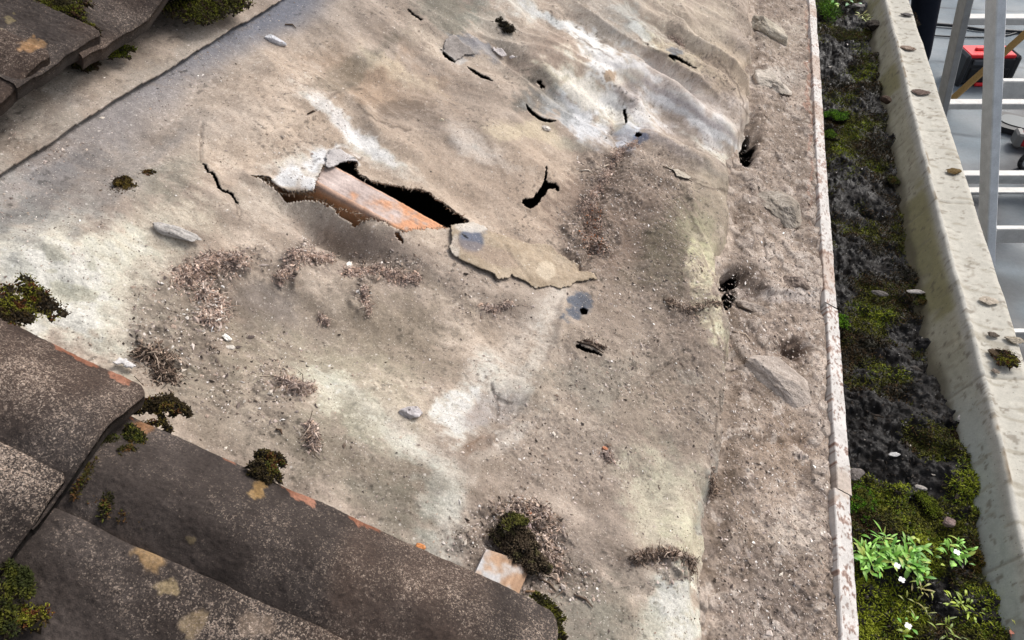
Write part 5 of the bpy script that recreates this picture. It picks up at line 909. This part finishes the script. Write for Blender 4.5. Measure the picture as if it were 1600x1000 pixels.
# ================================================================ BEYOND THE GUTTER
def pxz(x, y, z): return HZ(float(x), float(y), z)
def bar(b, A, B, w, t, side, c=(.6, .6, .62), bev=.002):
    """rectangular bar from A to B; w along side, t across"""
    A = np.array(A, float); B = np.array(B, float); d = B-A; L = np.linalg.norm(d); d /= L; sd_ = np.array(side, float); sd_ -= d*(sd_@d); sd_ /= np.linalg.norm(sd_); n_ = np.cross(sd_, d)
    b.box((A+B)/2, (w, L, t), np.stack([sd_, d, n_], 1), c, bev)
AL = lin((208, 211, 214)); AG = lin((150, 151, 152))
def channel(b, A, B, w, t, side, c):        # C-section stile: web and two flanges
    A = np.array(A, float); B = np.array(B, float); d = (B-A)/np.linalg.norm(B-A); sd_ = np.array(side, float); sd_ -= d*(sd_@d); sd_ /= np.linalg.norm(sd_); n_ = np.cross(sd_, d)
    bar(b, A, B, .004, t, sd_, c, .0008)
    for q in (-1, 1): bar(b, A+sd_*(w/2+.002)+n_*q*(t/2-.002), B+sd_*(w/2+.002)+n_*q*(t/2-.002), w-.0005, .004, sd_, c, .0008)
def ladder(label, botpx, toppx, ztop, width, rungs, rw, rt, sw, st, dirn, treads=False):
    A = pxz(*botpx, .0); T = pxz(*toppx, ztop); d = T-A; dh = np.array(dirn, float); dh /= np.linalg.norm(dh); root = empty('ladder', A, label, 'ladder')
    for k_ in (0, 1):
        o_ = dh*width*k_; b = MB(); bar(b, A+o_, T+o_, sw, st, dh, AL if treads else AG, .003); stl = b.build('stile', M['alu'], root)
        f = MB(); bar(f, A+o_-d/np.linalg.norm(d)*.0, A+o_+d/np.linalg.norm(d)*.05, sw+.012, st+.012, dh, lin((30, 30, 32)), .004); f.build('rubber_foot', M['plastic'], stl)
    for zr in rungs:
        P = A+d*(zr/ztop); b = MB(); bar(b, P+dh*(sw/2+.001), P+dh*(width-sw/2-.001), rt, rw, np.cross(dh, (0, 0, 1.)) if treads else (0, 0, 1), lin((192, 190, 186)), .003); r_ = b.build('tread' if treads else 'rung', M['alu'], root)
    return root, A, T
def zat(botpx, toppx, ztop, y):     # height on the stile that shows at picture row y
    A = pxz(*botpx, 0.); T = pxz(*toppx, ztop); best = min(np.linspace(0, 1, 400), key=lambda t: abs(float(proj(A+(T-A)*t)[1])-y)); return float(best*ztop)
DR = (math.cos(YAW), math.sin(YAW), 0)
bp, tp, zt = (1442, 300), (1514, -22), 1.12
ladder('aluminium ladder with narrow rungs standing on the flat roof behind the wide stile', bp, tp, zt, .66, [zat(bp, tp, zt, y) for y in (30, 163, 280, 388)]+[.12], .05, .028, .028, .075, DR)
bp, tp, zt = (1533, 600), (1557, -20), 1.33
ladder('bright aluminium stepladder with broad treads standing nearest the gutter', bp, tp, zt, .52, [zat(bp, tp, zt, y) for y in (138, 366)]+[.2], .060, .024, .030, .062, DR, True)
# stick leaning across
A = pxz(1484, 158, .02); B = pxz(1625, 32, .62); b = MB(); bar(b, A, B, .034, .022, (0, 0, 1), lin((186, 150, 96)), .003); o = b.build('timber_batten', M['wood']); tag(o, 'yellow timber batten slanting across in front of the red and black radio', 'batten')
# radio
Pr = (pxz(1492, 134, 0)+pxz(1578, 140, 0))/2; ex = pxz(1578, 137, 0)-pxz(1494, 137, 0); ex[2] = 0; wr_ = np.linalg.norm(ex); ex /= wr_; ey = np.cross((0, 0, 1.), ex); RM = np.stack([ex, ey, (0, 0, 1.)], 1)
root = empty('site_radio', Pr, 'red and black site radio standing on the flat roof behind the ladder', 'radio')
K = lin((34, 36, 40)); RD = lin((226, 36, 44)); hgt = .20
def rb(nm, c, size, colr, par=root, bev=.006, mat='plastic'): b = MB(); b.box(Pr+RM@np.array(c), size, RM, colr, bev); return b.build(nm, M[mat], par)
body = rb('body', (0, .085, hgt/2), (wr_*.93, .15, hgt*.86), K, bev=.012); rb('top_panel', (-.01, .085, hgt*.97), (wr_*.84, .15, .024), RD); rb('handle', (-.01, .085, hgt*1.06), (wr_*.5, .024, .018), RD)
for q in (-1, 1): rb('corner_bumper', (q*wr_*.455, .085, htz := hgt*.5), (wr_*.09, .175, hgt*1.02), lin((52, 54, 58)), bev=.014)
rb('base_trim', (-.0, .004, .02), (wr_*.34, .02, .022), RD); pan = rb('control_panel', (-.03, .004, hgt*.80), (wr_*.55, .014, .035), lin((70, 74, 80)))
for k_ in range(5): rb('button', (-.03+(k_-2)*.034, -.004, hgt*.80), (.016, .006, .010), lin((150, 154, 158)), pan, .002)
gr = rb('speaker_grille', (.0, .006, hgt*.42), (wr_*.72, .012, hgt*.40), lin((20, 21, 24)))
# cables on the flat roof
def cable(pts, r, label, z=.008):
    P = np.array([pxz(a, b_, z) for a, b_ in pts]); P2 = []
    for i in range(len(P)-1):
        for t in np.linspace(0, 1, 8, endpoint=False): P2.append(P[i]*(1-t)+P[i+1]*t)
    P2.append(P[-1]); b = MB(); b.tube(P2, r, 8, lin((36, 38, 42))); o = b.build('cable', M['plastic'], None, True); tag(o, label, 'cable')
cable([(1450, 37), (1490, 40), (1530, 46), (1570, 48), (1640, 52)], .012, 'thick black cable lying across the flat roof behind the person', .014)
cable([(1450, 55), (1500, 58), (1545, 58), (1575, 55), (1600, 48), (1640, 40)], .006, 'thin dark cable crossing the flat roof nearer than the thick one')
# dark tray at the right edge
Pt = pxz(1592, 196, .02); root = empty('dust_tray', pxz(1592, 196, 0), 'black plastic tray lying on the flat roof at the right edge', 'tray')
def rounded(b, c, rx, ry, z0, z1, colr, n_=28, p_=3.2, rot=0.):
    V = []; 
    for z_ in (z0, z1):
        for i in range(n_):
            a = 2*math.pi*i/n_; u = np.sign(math.cos(a))*abs(math.cos(a))**(2/p_)*rx; v = np.sign(math.sin(a))*abs(math.sin(a))**(2/p_)*ry; V.append((c[0]+u*math.cos(rot)-v*math.sin(rot), c[1]+u*math.sin(rot)+v*math.cos(rot), z_))
    V += [(c[0], c[1], z0), (c[0], c[1], z1)]; F = [(i, (i+1) % n_, n_+(i+1) % n_, n_+i) for i in range(n_)]+[(2*n_, (i+1) % n_, i, 2*n_) for i in range(n_)]+[(2*n_+1, n_+i, n_+(i+1) % n_, 2*n_+1) for i in range(n_)]; b.add(V, F, colr)
b = MB(); rounded(b, Pt, .16, .11, .004, .035, K, rot=-.35); b.build('tray_body', M['plastic'], root, False); b = MB(); rounded(b, Pt+np.array([.02, 0, 0]), .12, .07, .036, .040, lin((96, 102, 104)), rot=-.35); b.build('inner_pad', M['plastic'], root, False)
# power tool
Pt = pxz(1598, 222, .03); root = empty('power_tool', pxz(1598, 222, 0), 'red and grey power tool lying at the right edge below the black tray', 'power tool')
b = MB(); b.box(Pt+np.array([.05, 0, .02]), (.15, .08, .07), None, lin((178, 40, 48)), .014); b.build('motor_housing', M['plastic'], root); b = MB(); b.box(Pt+np.array([-.032, .004, .02]), (.04, .09, .08), None, lin((120, 118, 116)), .010); b.build('grey_collar', M['plastic'], root)
b = MB(); b.tube([Pt+np.array([.10, 0, .05]), Pt+np.array([.14, .02, .12]), Pt+np.array([.22, .03, .12])], .018, 10, K); b.build('handle', M['plastic'], root, True)
Pw = pxz(1606, 250, .05); b = MB(); ax = np.array([.5, -.85, 0]); ax /= np.linalg.norm(ax); tt = np.linspace(0, 2*math.pi, 33); u = np.cross(ax, (0, 0, 1.)); b.tube([Pw+(u*math.cos(a)+np.array([0, 0, 1.])*math.sin(a))*.045 for a in tt], .012, 8, K); root = empty('trolley_wheel', Pw-np.array([0, 0, .05]), 'small black rubber wheel with grey hub at the right edge', 'wheel'); b.build('tyre', M['plastic'], root, True)
b = MB(); b.tube([Pw-ax*.008, Pw+ax*.008], .036, 20, lin((150, 154, 158))); b.build('hub', M['plastic'], root, False)
# ================================================================ PERSON behind the gutter (mostly above the frame)
def skinned(name, verts, edges, radii, mat, parent=None, root=0, colr=(.05, .05, .06), lv=2):
    me = bpy.data.meshes.new(name+'_rig'); me.from_pydata([tuple(v) for v in verts], edges, []); o = bpy.data.objects.new(name+'_rig', me); COL.objects.link(o)
    m = o.modifiers.new('s', 'SKIN'); m.use_smooth_shade = True; s2 = o.modifiers.new('u', 'SUBSURF'); s2.levels = lv; s2.render_levels = lv
    for i, r in enumerate(radii):
        v = me.skin_vertices[0].data[i]; v.radius = (r, r) if np.isscalar(r) else r; v.use_root = (i == root)
    dg = bpy.context.evaluated_depsgraph_get(); ev = o.evaluated_get(dg); em = bpy.data.meshes.new_from_object(ev); V = np.array([v.co[:] for v in em.vertices]); T = [p.vertices[:] for p in em.polygons]
    Q = np.array([t for t in T if len(t) == 4]); Tr = np.array([t for t in T if len(t) == 3]); bpy.data.objects.remove(o); bpy.data.meshes.remove(em)
    return npmesh(name, V, [q for q in (Q, Tr) if len(q)], mat, parent, np.tile(np.array(colr), (len(V), 1)), True)
Fp = pxz(1424, 128, 0.); Fp[2] = 0
f_ = np.array([math.sin(.5), -math.cos(.5), 0]); r_ = np.array([-f_[1]*-1, f_[0]*-1, 0]); r_ = np.cross(f_, (0, 0, 1.))       # faces roughly the gutter
pp = lambda r, f, z: Fp+r_*r+f_*f+np.array([0, 0, z])
# left foot at Fp, body to its side
H0 = .12
skinv = []; root = empty('person', Fp, 'person in dark trousers standing on the flat roof behind the far coping', 'person')
J = dict(pel=pp(H0, 0, .93), sp=pp(H0, .02, 1.12), ch=pp(H0, .03, 1.32), nk=pp(H0, .04, 1.47), hd=pp(H0, .07, 1.56), ht=pp(H0, .08, 1.68),
         hl=pp(H0+.10, 0, .88), kl=pp(H0+.11, .05, .49), al=pp(H0+.12, 0, .09), tl=pp(H0+.13, .15, .03), hr=pp(H0-.10, 0, .88), kr=pp(H0-.11, .05, .49), ar=pp(H0-.12, 0, .09), tr=pp(H0-.13, .15, .03),
         sl=pp(H0+.18, .03, 1.38), el=pp(H0+.26, .05, 1.12), wl=pp(H0+.22, .24, .98), sr=pp(H0-.18, .03, 1.38), er=pp(H0-.26, .05, 1.12), wr=pp(H0-.22, .24, .98))
nm = list(J); ix = {k: i for i, k in enumerate(nm)}; E_ = [('pel', 'sp'), ('sp', 'ch'), ('ch', 'nk'), ('nk', 'hd'), ('hd', 'ht'), ('pel', 'hl'), ('hl', 'kl'), ('kl', 'al'), ('al', 'tl'), ('pel', 'hr'), ('hr', 'kr'), ('kr', 'ar'), ('ar', 'tr'), ('ch', 'sl'), ('sl', 'el'), ('el', 'wl'), ('ch', 'sr'), ('sr', 'er'), ('er', 'wr')]
rad = dict(pel=.12, sp=.115, ch=.125, nk=.055, hd=.085, ht=.07, hl=.075, kl=.052, al=.036, tl=.035, hr=.075, kr=.052, ar=.036, tr=.035, sl=.055, el=.042, wl=.028, sr=.055, er=.042, wr=.028)
for k in nm:
    if k in ('al', 'tl', 'ar', 'tr'): continue
    J[k] = J[k]-Rv*(.12 if k in ('kl', 'kr') else .17)
V_ = [J[k] for k in nm]; R_ = [rad[k] for k in nm]; Ed = [(ix[a], ix[b]) for a, b in E_]
for sgn, w_ in ((1, 'wl'), (-1, 'wr')):      # palm, fingers and thumb
    w = J[w_]; i0 = len(V_); pm = w+f_*.07-np.array([0, 0, .03]); V_.append(pm); R_.append(.026); Ed.append((ix[w_], i0))
    for k_ in range(4):
        o_ = r_*(k_-1.5)*.02; ln = (.030, .036, .034, .026)[k_]; a = len(V_); V_ += [pm+o_+f_*.035, pm+o_+f_*(.035+ln)-np.array([0, 0, .012]), pm+o_+f_*(.035+ln*1.6)-np.array([0, 0, .035])]; R_ += [.010, .009, .008]; Ed += [(i0, a), (a, a+1), (a+1, a+2)]
    a = len(V_); V_ += [pm-r_*sgn*.034+f_*.0, pm-r_*sgn*.045+f_*.035]; R_ += [.011, .009]; Ed += [(i0, a), (a, a+1)]
skinned('body', V_, Ed, R_, M['skin'], root, 0, lin((196, 150, 128)))
tk = ['pel', 'hl', 'kl', 'al', 'hr', 'kr', 'ar']; tJ = {k: J[k].copy() for k in tk}; tJ['al'][2] = .10; tJ['ar'][2] = .10; tJ['wst'] = pp(H0, .01, 1.04); tk.append('wst'); ti = {k: i for i, k in enumerate(tk)}
skinned('trousers', [tJ[k] for k in tk], [(ti[a], ti[b]) for a, b in (('pel', 'wst'), ('pel', 'hl'), ('hl', 'kl'), ('kl', 'al'), ('pel', 'hr'), ('hr', 'kr'), ('kr', 'ar'))], [.15, .105, .083, .068, .105, .083, .068, .135], M['cloth'], root, 0, lin((30, 34, 44)))
jk = ['sp', 'ch', 'nk', 'sl', 'el', 'wl', 'sr', 'er', 'wr']; ji = {k: i for i, k in enumerate(jk)}
jp = {k: J[k].copy() for k in jk}; jp['nk'] = J['nk']-np.array([0, 0, .03]); jp['sp'] = J['sp']-np.array([0, 0, .06]); jp['wl'] = J['wl']*.8+J['el']*.2; jp['wr'] = J['wr']*.8+J['er']*.2
skinned('jacket', [jp[k] for k in jk], [(ji[a], ji[b]) for a, b in (('sp', 'ch'), ('ch', 'nk'), ('ch', 'sl'), ('sl', 'el'), ('el', 'wl'), ('ch', 'sr'), ('sr', 'er'), ('er', 'wr'))], [.15, .155, .065, .075, .056, .040, .075, .056, .040], M['cloth'], root, 0, lin((48, 56, 70)))
for k_ in ('l', 'r'):
    a = J['a'+k_]; t = J['t'+k_]; d = f_; skinned('boot', [a+np.array([0, 0, .03]), np.array([a[0], a[1], .05])-d*.02, np.array([a[0], a[1], .045])+d*.10, np.array([a[0], a[1], .04])+d*.19], [(0, 1), (1, 2), (2, 3)], [.050, .050, .045, .038], M['cloth'], root, 1, lin((40, 34, 30)))
hd = J['hd']; skinned('hair', [hd+np.array([0, 0, .05])-f_*.035, hd+np.array([0, 0, .115])-f_*.01, hd+np.array([0, 0, .11])+f_*.03], [(0, 1), (1, 2)], [.085, .065, .05], M['cloth'], root, 0, lin((60, 44, 34)))
nb = MB(); nb.tube([hd+f_*.075+np.array([0, 0, .04]), hd+f_*.10+np.array([0, 0, .005]), hd+f_*.08], [.007, .013, .008], 8, lin((196, 150, 128))); nb.build('nose', M['skin'], root, True)
for q in (-1, 1):
    eb = MB(); eb.tube([hd+f_*.072+r_*q*.032+np.array([0, 0, .045]), hd+f_*.088+r_*q*.032+np.array([0, 0, .045])], .009, 10, lin((40, 34, 30))); eb.build('eye', M['skin'], root, True)
mb_ = MB(); mb_.tube([hd+f_*.083-r_*.025-np.array([0, 0, .03]), hd+f_*.092-np.array([0, 0, .03]), hd+f_*.083+r_*.025-np.array([0, 0, .03])], .006, 8, lin((160, 96, 88))); mb_.build('mouth', M['skin'], root, True)
print('done', len(SC.objects))

# frayed threads along the rim of the big tear, part of the felt
hp = HOLE+[HOLE[0]]; nfr = 900; sl_ = np.array([math.dist(hp[i], hp[i+1]) for i in range(len(hp)-1)]); cu = np.concatenate([[0], np.cumsum(sl_)]); t = rng.uniform(0, cu[-1], nfr); i_ = np.clip(np.searchsorted(cu, t)-1, 0, len(sl_)-1); f = ((t-cu[i_])/sl_[i_])[:, None]; HPn = np.array(hp, float)
q = HPn[i_]*(1-f)+HPn[i_+1]*f; s_, Y_, h_ = felt_pt(q[:, 0], q[:, 1], .002); P = W(s_, Y_, h_); b = NP(); b.fi(P, np.tile(NV, (nfr, 1)), rng.uniform(.0015, .006, nfr), rng.uniform(.0004, .0009, nfr), pal([(120, 106, 92), (60, 52, 46), (196, 180, 160), (150, 120, 96), (34, 30, 28)], nfr), lift=.4)
b.build('frayed_threads', M['crumb'], FELT_OBJ)
GS = 'loose twigs and straws on the felt'
for i_, (x0, y0, x1, y1, colr, lab) in enumerate([(430, 672, 440, 680, (92, 74, 60), 'short brown twig on the felt above the dark tuft on the near tile'), (900, 535, 942, 553, (66, 52, 44), 'dark crooked twig below the blue-grey nailed patch'),
  (930, 266, 962, 258, (196, 180, 162), 'pale root curling at the top of the straw trail'), (905, 268, 925, 272, (206, 192, 176), 'pale straw left of the curling root'), (840, 905, 868, 925, (112, 96, 82), 'brown twig beyond the end of the near tile'),
  (896, 930, 925, 950, (104, 88, 76), 'thin brown twig on the lowest part of the felt'), (1150, 515, 1176, 532, (196, 176, 156), 'pale bent straw on the mortar bed beside the yellow ridge'), (480, 180, 492, 176, (90, 76, 64), 'small dark twig on the upper felt'),
  (445, 40, 462, 46, (96, 82, 70), 'small brown twig near the top of the lap line'), (1035, 262, 1080, 286, (80, 68, 58), 'dark twig lying beside the loose sliver of felt'), (820, 925, 845, 932, (150, 120, 92), 'pale splinter beside the timber offcut')]):
    m_ = ((x0+x1)/2+3, (y0+y1)/2-3); q_ = [felt_pt(np.array(float(a)), np.array(float(b_)), .0018) if x0 < 1140 else None for a, b_ in ((x0, y0), m_, (x1, y1))]
    pts_ = [W(*q) for q in q_] if q_[0] is not None else [bedpt(a, b_, .002) for a, b_ in ((x0, y0), m_, (x1, y1))]
    b = MB(); b.tube(pts_, [.0009, .0012, .0006], 6, lin(colr)); tag(b.build('twig', M['crumb'], None, True), lab, 'twig', GS)
print('end')
